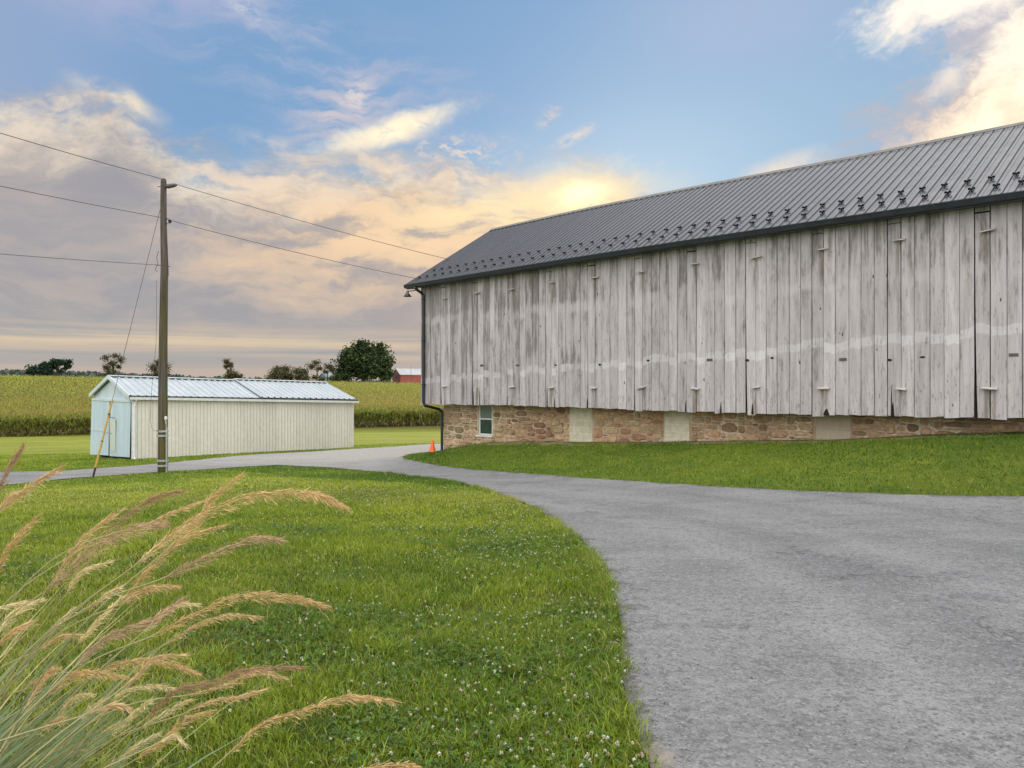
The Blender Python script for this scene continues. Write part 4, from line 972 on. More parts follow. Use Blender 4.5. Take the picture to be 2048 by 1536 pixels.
# ================================================================== pole, wires, guy
PB = (-10.98, 24.2); pz = tz(*PB); ptop = 8.10
pole = empty('utility_pole', (PB[0], PB[1], pz)); tag(pole, 'tall weathered wooden utility pole standing on the lawn in front of the cream shed', 'utility pole')
def pw(z): return z - pz                                         # world height to pole height
k_ = MB(); ph = []
for z, dx_, r in ((pz - 0.5, 0, 0.158), (pz + 0.5, 0, 0.155), (1.0, 0.0, 0.145), (3.0, 0.01, 0.130), (4.6, 0.035, 0.118), (5.4, 0.05, 0.112), (6.6, 0.02, 0.098), (7.4, 0.015, 0.094), (8.0, 0.02, 0.090), (8.07, 0.02, 0.075), (8.10, 0.02, 0.03)):
    ph.append(((dx_, 0, pw(z)), r))
k_.tube([p for p, r in ph], [r for p, r in ph], 14); k_.build('pole', M['pole'], pole, smooth=True)
for z in (0.12, -0.02, -0.80, -0.96):
    k_ = MB(); k_.tube([(0, 0, pw(z)), (0, 0, pw(z) + 0.06)], 0.172, 16); k_.box(0.13, 0.21, -0.16, -0.09, pw(z), pw(z) + 0.06); k_.build('steel_band', M['galv'], pole)
k_ = MB(); k_.tube([(0.165, -0.10, pw(pz) - 0.1), (0.165, -0.10, pw(0.28))], 0.032, 8); k_.build('conduit', M['galv'], pole)
k_ = MB(); k_.lathe([(0.02, 0), (0.045, 0.02), (0.045, 0.10), (0.02, 0.12)], (0.14, -0.1, pw(0.5)), 8); k_.tube([(0.13, -0.05, pw(0.28)), (0.15, -0.11, pw(0.40)), (0.13, -0.10, pw(0.55))], 0.012, 6); k_.build('cable_clip', M['white_paint'], pole)
k_ = MB()
pth = [(0.08, -0.05, pw(7.83)), (0.14, -0.06, pw(7.83)), (0.18, -0.06, pw(7.835)), (0.34, -0.05, pw(7.865)), (0.42, -0.05, pw(7.88)), (0.47, -0.05, pw(7.89))]
k_.tube(pth, [0.03, 0.05, 0.075, 0.066, 0.05, 0.02], 12); k_.tube([(-0.18, 0.0, pw(7.84)), (0.15, -0.02, pw(7.84))], 0.012, 6); k_.build('strain_insulator', M['lamp_metal'], pole)
k_ = MB(); k_.lathe([(0.02, 0), (0.055, 0.01), (0.055, 0.03), (0.035, 0.045), (0.055, 0.06), (0.055, 0.085), (0.02, 0.095)], (0.24, -0.05, pw(6.69)), 12)
k_.tube([(0.06, -0.05, pw(6.80)), (0.24, -0.05, pw(6.81)), (0.24, -0.05, pw(6.66)), (0.06, -0.05, pw(6.67))], 0.010, 5); k_.build('spool_insulator', M['black'], pole)
k_ = MB(); k_.tube([(-0.20, -0.05, pw(5.37)), (0.22, 0.02, pw(5.33))], 0.014, 6); k_.tube([(-0.10, -0.08, pw(5.8)), (-0.16, -0.08, pw(5.6)), (-0.12, -0.08, pw(5.4)), (-0.2, -0.1, pw(5.2)), (-0.12, -0.1, pw(5.15))], 0.010, 5)
k_.tube([(0.19, -0.05, pw(5.3)), (0.2, -0.05, pw(5.05)), (0.16, -0.06, pw(4.9))], 0.008, 5); k_.build('wire_bracket', M['wire'], pole)
def wirepath(A, B, sagm, n=24):
    return [tuple(A[i] + (B[i] - A[i]) * q_ / n - (sagm * 4 * (q_ / n) * (1 - q_ / n) if i == 2 else 0) for i in range(3)) for q_ in range(n + 1)]
def wire(name, label, paths, r, cat='cable', group='overhead wires'):
    k = MB()
    for p in paths: k.tube(p, r, 5)
    o = k.build(name, M['wire'], None); tag(o, label, cat, group); return o
gx1 = barn_xy(0.0, 3.1); gx2 = barn_xy(0.0, 1.1)
wire('power_line', 'thin overhead wire from the pole top down to the barn gable near its ridge', [wirepath((PB[0] + 0.47, PB[1] - 0.05, 7.89), (gx1[0], gx1[1], 6.56), 0.10)], 0.010)
wire('power_line', 'thin overhead wire running up and left from the very top of the wooden pole', [wirepath((PB[0] - 0.02, PB[1] - 0.08, 8.07), (-16.6, 7.4, 7.95), 0.22)], 0.010)
wire('power_line', 'thin overhead wire from the black spool insulator to the barn eave corner', [wirepath((PB[0] + 0.24, PB[1] - 0.05, 6.77), (gx2[0], gx2[1], 5.66), 0.10)], 0.010)
wire('power_line', 'thin overhead wire leaving the spool insulator towards the left, second from the top', [wirepath((PB[0] + 0.24, PB[1] - 0.11, 6.80), (-16.8, 8.0, 6.32), 0.15)], 0.009)
wire('service_wire', 'lowest thin wire running left from the bracket halfway up the pole', [wirepath((PB[0] - 0.2, PB[1] - 0.05, 5.37), (-17.2, 8.6, 4.15), 0.10)], 0.008)
zz = [(313, 560), (313, 640), (312, 690), (309, 720), (305, 760), (302, 800), (301, 835), (303, 855), (308, 862), (318, 861)]
wire('drop_wire', 'slack thin wire hanging close beside the wooden pole and looping back to it', [[px(u, v, 24.05) for u, v in zz]], 0.006)
gb = (px(186, 951, 22.9)); gbz = tz(gb[0], gb[1])
gtop = (PB[0] - 0.07, PB[1] - 0.05, 7.10)
guy = empty('guy_wire', (gb[0], gb[1], gbz)); tag(guy, 'slanting guy wire with a yellow plastic guard anchored in the grass', 'guy wire')
def gl(q_): return tuple((gb[i] if i < 2 else gbz) * (1 - q_) + gtop[i] * q_ - (gb[i] if i < 2 else gbz) for i in range(3))
k_ = MB(); k_.tube([gl(0.0), gl(1.0)], 0.008, 5); k_.build('wire', M['wire'], guy)
k_ = MB(); k_.tube([gl(0.035), gl(0.28)], 0.030, 10); k_.build('guard', M['yellow'], guy)
k_ = MB(); k_.tube([gl(-0.01), gl(0.04)], 0.030, 8); k_.tube([gl(0.128), gl(0.131)], 0.034, 10); k_.tube([gl(0.225), gl(0.229)], 0.034, 10); k_.build('anchor_rod', M['black'], guy)

# ================================================================== traffic cone
cx_, cy_ = (865 - U0) / FPX * 28.6, 28.6
cone = empty('traffic_cone', (cx_, cy_, tz(cx_, cy_) + 0.02)); tag(cone, 'small bright orange traffic cone at the foot of the barn downspout', 'traffic cone')
k_ = MB(); k_.lathe([(0.135, 0.035), (0.128, 0.05), (0.032, 0.455), (0.026, 0.47)], n=24); k_.build('cone_body', M['orange'], cone, smooth=True)
k_ = MB()
ring = []
for q_ in range(8):
    a = math.pi / 4 * q_ + math.pi / 8; ring.append((0.205 * math.cos(a), 0.205 * math.sin(a)))
rows = [[(x * s, y * s, z) for x, y in ring] for s, z in ((1.0, 0.0), (1.0, 0.03), (0.93, 0.042), (0.6, 0.045))]
s_ = k_.strip(rows, closed=True); k_.face([s_ + q_ for q_ in reversed(range(8))]); k_.face([s_ + 24 + q_ for q_ in range(8)]); k_.build('rubber_base', M['black'], cone)

# ================================================================== far things: trees, farm buildings, hill
def leafcloud(cl, n, size, cols, rr_, flat=0.8, spread=0.46):
    """n leaf tufts spread through clumps (centre, radii): positions favour the outer shell"""
    cl = np.array(cl, dtype=float); wts = (cl[:, 3] * cl[:, 4] * cl[:, 5]) ** 0.66; wts /= wts.sum()
    k = rr_.choice(len(cl), n, p=wts)
    d = rr_.normal(size=(n, 3)); d /= np.linalg.norm(d, axis=1)[:, None]
    rad = np.minimum(np.abs(rr_.normal(0, spread, n)) + 0.20, 0.70 + 1.25 * spread)
    lump = 0.70 + 0.60 * vnoise(d[:, 0] * 3 + k * 7.3, d[:, 2] * 3 + d[:, 1] * 2, 1.0, 3)
    c = cl[k, :3] + d * (rad * lump)[:, None] * cl[k, 3:6]
    a = rr_.normal(size=(n, 3)); a /= np.linalg.norm(a, axis=1)[:, None]
    b = np.cross(a, rr_.normal(size=(n, 3))); b /= np.linalg.norm(b, axis=1)[:, None]
    s = size * rr_.uniform(0.55, 1.35, n)[:, None]
    v = np.stack([c - a * s, c - b * s * flat, c + a * s, c + b * s * flat], 1).reshape(-1, 3)
    f = np.arange(4 * n).reshape(n, 4)
    base = np.array(cols)[rr_.integers(0, len(cols), n)] * rr_.uniform(0.7, 1.35, n)[:, None]
    clump_t = (0.8 + 0.45 * rr_.random(len(cl)))[k][:, None]
    return v, f, np.repeat(base * clump_t, 4, 0)
def limb(k, a, b, r0, r1, bend=0.15, n=5, rr_=random):
    a, b = Vector(a), Vector(b); L = (b - a).length; p = []
    off = Vector((rr_.uniform(-1, 1), rr_.uniform(-1, 1), rr_.uniform(-0.3, 0.6))) * L * bend
    for i in range(n + 1):
        q_ = i / n; p.append(a.lerp(b, q_) + off * math.sin(math.pi * q_))
    k.tube(p, [r0 + (r1 - r0) * i / n for i in range(n + 1)], 7)
    return p[-1]
def tree(name, label, u, vbase, Y, clumps, scale_px, n, size, cols, trunk_h, tr=0.3, group=None, seed=1, twigs=0, cat='tree'):
    """clumps in metres about the trunk foot: (x, y, z, rx, ry, rz)"""
    x = (u - U0) / FPX * Y; z = CAM_Z + (V0 - vbase) / FPX * Y
    o = empty(name, (x, Y, z)); tag(o, label, cat, group)
    r_ = np.random.default_rng(seed); q_ = random.Random(seed)
    k = MB(); k.tube([(0, 0, -3.0), (0.05, 0, 0), (q_.uniform(-.2, .2), 0, trunk_h * 0.6), (q_.uniform(-.3, .3), 0, trunk_h)], [tr * 1.3, tr * 1.1, tr * 0.85, tr * 0.7], 9)
    for c in clumps:
        e = limb(k, (0, 0, trunk_h * q_.uniform(0.55, 1.0)), (c[0], c[1], c[2]), tr * 0.45, tr * 0.12, 0.12, rr_=q_)
        for _ in range(twigs):
            d = Vector((q_.uniform(-1, 1) * c[3], q_.uniform(-1, 1) * c[4], q_.uniform(-0.6, 1) * c[5]))
            limb(k, e, e + d, tr * 0.12, 0.03, 0.2, 4, q_)
    k.build('trunk', M['bark'], o)
    airy = cols is G2
    v, f, c = leafcloud(clumps, int(n * 1.5) if airy else n, size * (0.72 if airy else 1.0), cols, r_, 0.8, 0.60 if airy else 0.46)
    bulk('crown', v, [f], M['foliage'], o, c)
    return o
G1 = [(0.030, 0.060, 0.018), (0.045, 0.075, 0.022), (0.022, 0.045, 0.018), (0.060, 0.080, 0.026)]
G2 = [(0.080, 0.095, 0.040), (0.060, 0.080, 0.034), (0.105, 0.105, 0.050), (0.12, 0.095, 0.045)]
G3 = [(0.018, 0.045, 0.030), (0.028, 0.062, 0.035), (0.014, 0.035, 0.022)]
S = 290 / FPX                                                    # metres per photo pixel at the crest
def C(du, dv, ru, rv, ry=None): return (du * S, random.uniform(-1, 1) * ru * S * 0.6, dv * S, ru * S, (ry or ru) * S * 0.8, rv * S)
# the great shade tree beside the red barn
tree('shade_tree', 'broad dense dark green shade tree rising beside the red barn, largest on the skyline', 728, 766, 290,
     [C(-32, 26, 26, 20), (0, 0, 24 * S, 30 * S, 24 * S, 22 * S), C(30, 26, 26, 20), C(-38, 44, 20, 15), C(-26, 58, 22, 16), C(-6, 66, 20, 18), C(14, 64, 18, 17), C(30, 58, 20, 19), C(42, 38, 20, 17),
      C(-12, 46, 26, 22), C(14, 44, 26, 22), C(52, 44, 9, 11), C(-46, 20, 13, 13), C(46, 16, 16, 15), C(-4, 80, 12, 7), C(32, 76, 9, 6), C(8, 28, 22, 18)],
     1, 24000, 0.42, G1, 5.0, 0.65, seed=4)
tree('bush', 'low dark bush at the left foot of the great shade tree', 684, 766, 287, [C(-8, 9, 12, 9), C(6, 11, 12, 11), C(-16, 6, 8, 6)], 1, 2600, 0.38, G1, 1.0, 0.12, seed=9, cat='bush')
tree('field_tree', 'dark rounded tree, leftmost on the skyline beyond the corn', 80, 752, 300, [C(-10, 12, 13, 10), C(4, 14, 13, 12), C(-18, 7, 9, 6), C(14, 10, 12, 10), C(8, 22, 10, 7)], 1, 4200, 0.40, G3, 2.0, 0.3, 'trees along the skyline', 21)
tree('field_tree', 'taller open dark tree with sky showing under its spreading right side', 113, 752, 303, [C(-8, 20, 12, 9), C(0, 30, 12, 7), C(12, 28, 12, 7), C(24, 29, 9, 6), C(26, 20, 8, 5), C(-14, 12, 8, 8), C(18, 15, 6, 4), C(8, 10, 6, 4)], 1, 3000, 0.40, G3, 4.0, 0.3, 'trees along the skyline', 22, 2)
tree('field_tree', 'thin open brownish tree just left of the shed roof peak', 226, 757, 295, [C(-12, 42, 9, 7), C(4, 46, 9, 6), C(16, 38, 9, 7), C(0, 30, 10, 7), C(-14, 22, 9, 8), C(-10, 10, 9, 8), C(12, 24, 6, 6), C(4, 14, 6, 5)], 1, 1700, 0.34, G2, 5.0, 0.28, 'trees along the skyline', 23, 4)
tree('bush', 'small brownish bush on the skyline above the shed gable', 257, 758, 298, [C(-2, 5, 6, 5), C(3, 4, 5, 4)], 1, 330, 0.42, G2, 0.6, 0.1, 'bushes along the skyline', 24, 1, cat='bush')
tree('field_tree', 'rounded airy tree standing behind the wooden pole', 321, 760, 297, [C(-12, 24, 10, 10), C(8, 26, 12, 12), C(0, 36, 10, 7), C(-8, 10, 9, 9), C(10, 10, 9, 8)], 1, 2500, 0.34, G2, 4.0, 0.28, 'trees along the skyline', 25, 3)
tree('field_tree', 'two-tiered tree with a tall thin tuft over a low bushy skirt', 462, 763, 292, [C(-8, 40, 7, 6), C(-2, 34, 7, 6), C(-9, 30, 5, 5), C(-6, 20, 4, 6), C(0, 10, 12, 9), C(14, 9, 10, 8), C(6, 16, 8, 6), C(-8, 8, 8, 8)], 1, 2200, 0.36, G2, 6.0, 0.26, 'trees along the skyline', 26, 2)
for u, nm, sd, hh in ((409, 'tiny round bush on the skyline left of the two-tiered tree, nearer the pole', 31, 6), (424, 'tiny round bush on the skyline, close beside the two-tiered tree', 32, 4.5), (517, 'small bush on the skyline between the two-tiered tree and the clump of trees', 33, 7)):
    tree('bush', nm, u, 763, 296, [C(-2, hh * .6, 6, hh * .55), C(4, hh * .5, 5, hh * .5)], 1, 300, 0.42, G2, 0.6, 0.1, 'bushes along the skyline', sd, 1, cat='bush')
tree('field_tree', 'dense low rounded tree, left end of the clump behind the shed roof', 560, 767, 288, [C(-14, 12, 13, 11), C(4, 18, 14, 13), C(16, 12, 12, 11), C(-4, 27, 11, 7), C(8, 28, 10, 7), C(-24, 7, 8, 6)], 1, 3800, 0.38, G2, 2.0, 0.28, 'trees along the skyline', 27, 1)
tree('field_tree', 'middle tree of the clump behind the shed roof, with ragged top', 602, 767, 288, [C(-8, 24, 10, 8), C(4, 22, 10, 9), C(-6, 10, 10, 9), C(10, 10, 9, 8)], 1, 1900, 0.36, G2, 3.0, 0.24, 'trees along the skyline', 28, 2)
tree('field_tree', 'sparse tall tree with bare forks, between the clump and the pale blue shed', 634, 767, 289, [C(-10, 34, 10, 7), C(-2, 42, 9, 5), C(6, 30, 8, 5), C(-4, 12, 9, 6), C(10, 8, 8, 5)], 1, 1150, 0.34, G2, 6.0, 0.24, 'trees along the skyline', 29, 4)
tree('field_tree', 'small leaning sparse tree directly over the pale blue shed', 655, 767, 291, [C(2, 34, 10, 6), C(10, 28, 7, 5), C(-4, 24, 6, 4)], 1, 750, 0.34, G2, 5.0, 0.2, 'trees along the skyline', 30, 3)
# small pale shed
def gabled(name, label, u, vb, Y, rz, L, W, H, RH, mats, cat):
    x = (u - U0) / FPX * Y; z = CAM_Z + (V0 - vb) / FPX * Y
    o = empty(name, (x, Y, z), rz); tag(o, label, cat)
    k = MB(); k.box(0, L, -0.02, 0.1, -4, H); k.box(0, L, W - 0.1, W, -4, H); k.build('side_wall', mats[1], o)
    for xx in (0.0, L - 0.1):
        k = MB(); fr = [(xx, 0.1, -4), (xx, W - 0.1, -4), (xx, W - 0.1, H), (xx, W / 2, H + RH - 0.1), (xx, 0.1, H)]; s_ = k.pts(fr + [(p[0] + 0.1, p[1], p[2]) for p in fr])
        k.face(range(s_, s_ + 5)); k.face(range(s_ + 9, s_ + 4, -1)); [k.face((s_ + i, s_ + (i + 1) % 5, s_ + 5 + (i + 1) % 5, s_ + 5 + i)) for i in range(5)]; k.build('gable_wall', mats[0], o)
    k = MB()
    for sgn in (0, 1):
        f_ = lambda y: W - y if sgn else y
        k.hexa([(-0.4, f_(-0.4), H - 0.2), (L + 0.4, f_(-0.4), H - 0.2), (L + 0.4, W / 2, H + RH), (-0.4, W / 2, H + RH), (-0.4, f_(-0.4), H), (L + 0.4, f_(-0.4), H), (L + 0.4, W / 2, H + RH + 0.2), (-0.4, W / 2, H + RH + 0.2)])
    k.build('roof', mats[2], o)
    return o
M['far_red'] = worn('far_red', (0.36, 0.10, 0.075), 0.15, 0.7, 0, 0.5)
M['far_maroon'] = worn('far_maroon', (0.13, 0.035, 0.045), 0.15, 0.7, 0, 0.5)
M['far_roof'] = worn('far_roof', (0.40, 0.42, 0.44), 0.12, 0.5, 0.2, 0.5)
M['far_blue'] = worn('far_blue', (0.42, 0.55, 0.60), 0.1, 0.6, 0, 0.5)
rb_ = gabled('red_barn', 'long low red barn with grey metal roof on the field crest', 801, 766, 310, R(35), 26.0, 7.2, 3.4, 2.3, (M['far_maroon'], M['far_red'], M['far_roof']), 'barn')
gabled('small_shed', 'tiny pale blue gabled shed on the skyline left of the great tree', 652, 766, 292, R(60), 3.5, 3.4, 2.3, 1.4, (M['far_blue'], M['far_blue'], M['far_blue']), 'shed')
k_ = MB(); ax, az_ = (822 - U0) / FPX * 285, CAM_Z + (V0 - 766) / FPX * 285
k_.tube([(ax, 285, az_ - 3), (ax, 285, az_ + 3), (ax, 285, az_ + 6.2)], [0.09, 0.07, 0.05], 6); tag(k_.build('mast', M['wire'], None), 'thin upright mast in front of the red barn roof', 'mast')
# far wooded ridge: one mass
r_ = np.random.default_rng(77); n_ = 9000
uu = r_.uniform(-120, 1000, n_); Yf = 1150 + r_.uniform(-60, 60, n_)
hh_ = np.interp(uu, [-120, 0, 30, 50, 110, 180, 250, 330, 450, 600, 1000], [744, 743, 741, 743, 745, 746, 748, 752, 757, 763, 766]) + (vnoise(uu, uu * 0, 14, 5) - 0.5) * 3.6 + (vnoise(uu, uu * 0, 4, 6) - 0.5) * 1.6
zt_ = CAM_Z + (V0 - hh_) / FPX * 1150; zz_ = -8 + (zt_ + 8) * (1 - r_.random(n_) ** 1.8)
c = np.stack([(uu - U0) / FPX * Yf, Yf, zz_], -1); s = r_.uniform(1.6, 3.4, n_)[:, None]
a = r_.normal(size=(n_, 3)); a /= np.linalg.norm(a, axis=1)[:, None]; b_ = np.cross(a, r_.normal(size=(n_, 3))); b_ /= np.linalg.norm(b_, axis=1)[:, None]
v = np.stack([c - a * s, c - b_ * s, c + a * s, c + b_ * s], 1).reshape(-1, 3)
cc = np.array([(0.075, 0.11, 0.105)]) * r_.uniform(0.8, 1.25, n_)[:, None]
tag(bulk('treeline', v, [np.arange(4 * n_).reshape(n_, 4)], M['foliage'], None, np.repeat(cc, 4, 0)), 'far blue-green wooded ridge along the horizon', 'woods', kind='stuff')

# ================================================================== the cornfield
r_ = np.random.default_rng(5)
FA = np.array(px(50, 873, 82.0)[:2]); FB = np.array(px(780, 858, 90.0)[:2]); FD = (FB - FA) / np.linalg.norm(FB - FA); FN = np.array([-FD[1], FD[0]])
def field(L0, L1, D0, D1, row, gap, jit):
    l, d = np.meshgrid(np.arange(L0, L1, gap), np.arange(D0, D1, row)); l = l.ravel() + r_.uniform(-jit, jit, l.size); d = d.ravel() + r_.uniform(-jit, jit, d.size) * 0.6
    P = FA + l[:, None] * FD + d[:, None] * FN; rr2 = P[:, 0] / P[:, 1]
    return P[(rr2 > -0.76) & (rr2 < 0.02) & (P[:, 1] < 253)]
def corn(P, nleaf, lo, h0, h1, wleaf, llen, tassel=True, nseg=3, dry=True):
    n = len(P); z0 = terrain(P[:, 0], P[:, 1]); H = r_.uniform(h0, h1, n)
    V, F, Cc = [], [], []; cnt = 0
    yel = vnoise(P[:, 0], P[:, 1], 6, 4) * 0.5 + r_.random(n) * 0.5
    for j in range(nleaf):
        q_ = (j + r_.random(n)) / nleaf; hz = lo + (0.95 - lo) * q_
        az = r_.uniform(0, 2 * math.pi, n); L = llen * r_.uniform(0.65, 1.25, n); up = r_.uniform(0.35, 0.95, n)
        dx_, dy_ = np.cos(az), np.sin(az); rows = []
        for i in range(nseg + 1):
            s = i / nseg; w_ = wleaf * (1 - s ** 1.6) * (0.6 + 0.8 * min(s * 3, 1)) * 0.6
            rad = L * (s * 0.85); zz2 = z0 + H * hz + L * (up * s - 0.95 * s * s)
            cx2 = P[:, 0] + dx_ * rad; cy2 = P[:, 1] + dy_ * rad
            rows.append(np.stack([cx2 - dy_ * w_, cy2 + dx_ * w_, zz2], -1)); rows.append(np.stack([cx2 + dy_ * w_, cy2 - dx_ * w_, zz2], -1))
        v = np.stack(rows, 1).reshape(-1, 3); m = 2 * (nseg + 1); b0 = cnt + np.arange(n)[:, None] * m
        F.append(np.concatenate([np.stack([b0 + 2 * i, b0 + 2 * i + 1, b0 + 2 * i + 3, b0 + 2 * i + 2], -1).reshape(-1, 4) for i in range(nseg)]))
        V.append(v); cnt += len(v)
        g = np.stack([0.160 + 0.130 * yel, 0.225 + 0.080 * yel, 0.024 + 0.016 * yel], -1) * r_.uniform(0.7, 1.3, n)[:, None]
        g = g * np.where(hz > 0.75, 1.25, 1.0)[:, None] + np.where(hz > 0.85, 1, 0)[:, None] * np.array([0.035, 0.02, 0.0])
        if dry:
            dr = (hz < 0.30) & (r_.random(n) < 0.75); g[dr] = np.array([0.50, 0.43, 0.25]) * r_.uniform(0.5, 1.3, (dr.sum(), 1))
        Cc.append(np.repeat(g, m, 0))
    # stalk: a thin cross of two ribbons; tassel: a few spikes
    for a in (0.0, math.pi / 2):
        w_ = 0.016; dx_, dy_ = math.cos(a) * w_, math.sin(a) * w_; zb2 = z0 + (0 if lo < 0.3 else H * 0.5)
        lean = r_.normal(0, 0.06, (n, 2))
        v = np.stack([np.stack([P[:, 0] - dx_, P[:, 1] - dy_, zb2], -1), np.stack([P[:, 0] + dx_, P[:, 1] + dy_, zb2], -1),
                      np.stack([P[:, 0] + dx_ * .5 + lean[:, 0], P[:, 1] + dy_ * .5 + lean[:, 1], z0 + H], -1), np.stack([P[:, 0] - dx_ * .5 + lean[:, 0], P[:, 1] - dy_ * .5 + lean[:, 1], z0 + H], -1)], 1).reshape(-1, 3)
        F.append((cnt + np.arange(4 * n)).reshape(n, 4)); V.append(v); cnt += 4 * n
        Cc.append(np.repeat(np.stack([0.16 * r_.uniform(0.5, 1.5, n), 0.14 * np.ones(n), 0.06 * np.ones(n)], -1), 4, 0))
    if tassel:
        for j in range(3):
            az = r_.uniform(0, 2 * math.pi, n); sp = r_.uniform(0.02, 0.14, n); hh2 = r_.uniform(0.18, 0.34, n); w_ = 0.014
            bx, by, bz = P[:, 0], P[:, 1], z0 + H - 0.04
            v = np.stack([np.stack([bx - w_, by, bz], -1), np.stack([bx + w_, by, bz], -1), np.stack([bx + w_ + np.cos(az) * sp, by + np.sin(az) * sp, bz + hh2], -1), np.stack([bx - w_ + np.cos(az) * sp, by + np.sin(az) * sp, bz + hh2], -1)], 1).reshape(-1, 3)
            F.append((cnt + np.arange(4 * n)).reshape(n, 4)); V.append(v); cnt += 4 * n
            Cc.append(np.repeat(np.array([[0.34, 0.28, 0.10]]) * r_.uniform(0.7, 1.2, (n, 1)), 4, 0))
    return np.concatenate(V), np.concatenate(F), np.concatenate(Cc)
sets = [corn(field(-14, 62, 0, 6, 0.76, 0.22, 0.08), 11, 0.06, 2.15, 2.55, 0.052, 0.85, True, 3),
        corn(field(-20, 70, 6, 30, 0.9, 0.5, 0.2), 7, 0.55, 2.15, 2.6, 0.075, 0.85, True, 2, False),
        corn(field(-45, 110, 30, 80, 1.3, 0.95, 0.4), 6, 0.62, 2.1, 2.65, 0.11, 0.95, True, 2, False),
        corn(field(-90, 190, 80, 185, 2.1, 1.5, 0.7), 6, 0.66, 2.1, 2.7, 0.17, 1.15, True, 2, False)]
# shaded mass of lower leaves filling the field under the tops
l, d = np.meshgrid(np.arange(-100, 200, 1.0), np.arange(1.2, 190, 1.0)); P = FA + l.ravel()[:, None] * FD + d.ravel()[:, None] * FN
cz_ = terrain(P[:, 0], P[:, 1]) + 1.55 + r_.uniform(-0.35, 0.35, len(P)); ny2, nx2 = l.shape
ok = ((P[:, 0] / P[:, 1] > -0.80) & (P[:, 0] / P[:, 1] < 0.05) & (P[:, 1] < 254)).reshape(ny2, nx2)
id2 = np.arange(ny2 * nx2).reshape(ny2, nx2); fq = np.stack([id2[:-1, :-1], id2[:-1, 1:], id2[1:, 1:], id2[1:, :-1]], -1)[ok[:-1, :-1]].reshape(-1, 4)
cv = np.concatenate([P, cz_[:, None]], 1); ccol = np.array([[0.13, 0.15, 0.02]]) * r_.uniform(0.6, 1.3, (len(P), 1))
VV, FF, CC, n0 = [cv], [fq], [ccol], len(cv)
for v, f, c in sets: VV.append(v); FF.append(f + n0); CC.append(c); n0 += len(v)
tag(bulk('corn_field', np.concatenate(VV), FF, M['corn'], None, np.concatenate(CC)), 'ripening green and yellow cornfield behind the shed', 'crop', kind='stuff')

# ================================================================== lawn grass, clover, ornamental grass
r_ = np.random.default_rng(99)
def sample(n, y0, y1, xa, xb):
    Y = r_.uniform(y0, y1, n); X = r_.uniform(0, 1, n) * (xb(Y) - xa(Y)) + xa(Y); return X, Y
RPj = RP
def on_grass(X, Y):
    e = 0.022
    jx, jy = r_.normal(0, e, len(X)), r_.normal(0, e, len(X))
    return ~in_poly(X + jx, Y + jy, RPj) & ~in_barn(X, Y, 0.0) & ~in_shed(X, Y, 0.05)
def blades(X, Y, h, w, lean, dryp=0.10, dense_mod=True):
    n = len(X); Z = terrain(X, Y) - 0.005
    pa = vnoise(X, Y, 1.4, 1); pb = vnoise(X, Y, 0.45, 2); pc = vnoise(X, Y, 0.22, 8); pd = vnoise(X, Y, 3.5, 12)
    H = h * r_.uniform(0.45, 1.35, n) * (0.65 + 0.55 * pb + 0.30 * pc); az = r_.uniform(0, 2 * math.pi, n); L = lean * H * r_.uniform(0.2, 1.5, n)
    dx_, dy_ = np.cos(az) * L, np.sin(az) * L; wa = r_.uniform(0, 2 * math.pi, n); W = w * r_.uniform(0.6, 1.3, n); wx, wy = np.cos(wa) * W, np.sin(wa) * W
    v = np.stack([np.stack([X - wx, Y - wy, Z], -1), np.stack([X + wx, Y + wy, Z], -1), np.stack([X + dx_ * .4 + wx * .75, Y + dy_ * .4 + wy * .75, Z + H * .62], -1),
                  np.stack([X + dx_ * .4 - wx * .75, Y + dy_ * .4 - wy * .75, Z + H * .62], -1), np.stack([X + dx_, Y + dy_, Z + H * r_.uniform(0.7, 1.0, n)], -1)], 1).reshape(-1, 3)
    b0 = np.arange(n)[:, None] * 5
    q_ = np.concatenate([b0, b0 + 1, b0 + 2, b0 + 3], 1); t3 = np.concatenate([b0 + 3, b0 + 2, b0 + 4], 1)
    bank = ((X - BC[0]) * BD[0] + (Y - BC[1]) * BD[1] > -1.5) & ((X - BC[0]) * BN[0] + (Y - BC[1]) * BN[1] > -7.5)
    ton = np.clip(0.46 * pa + 0.30 * pb + 0.28 * pd - 0.04 + r_.normal(0, 0.15, n) - 0.36 * bank, 0, 1)[:, None]  # bank grass darkened: the barn's shade is painted into its tone
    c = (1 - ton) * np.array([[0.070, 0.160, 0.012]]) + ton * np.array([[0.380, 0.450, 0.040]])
    dr = r_.random(n) < dryp * (0.5 + 2.4 * _sm(pd, 0.45, 0.8)); c[dr] = np.array([0.46, 0.42, 0.16]) * r_.uniform(0.6, 1.1, (dr.sum(), 1))
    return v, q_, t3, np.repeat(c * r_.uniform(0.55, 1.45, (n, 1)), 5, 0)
xl = lambda Y: -0.72 * Y - 0.6
xr = lambda Y: np.interp(Y, [1.5, 3, 5, 7, 9, 12, 20, 30], [0.9, 0.9, 1.0, 0.9, 0.7, 0.4, -2, -5])
bands_ = [(2000, 1.9, 3.0, 7500, 0.047, 0.0022), (1, 3.0, 6.0, 8500, 0.047, 0.0025), (1, 6.0, 10.0, 4400, 0.047, 0.0036), (1, 10.0, 16.0, 1700, 0.046, 0.0060), (1, 16.0, 27.0, 650, 0.045, 0.010)]
V, Q, T3, CC, n0 = [], [], [], [], 0
def put(X, Y, *a):
    global n0
    m = on_grass(X, Y); X, Y = X[m], Y[m]
    if not len(X): return
    v, q_, t3, c = blades(X, Y, *a); V.append(v); Q.append(q_ + n0); T3.append(t3 + n0); CC.append(c); n0 += len(v)
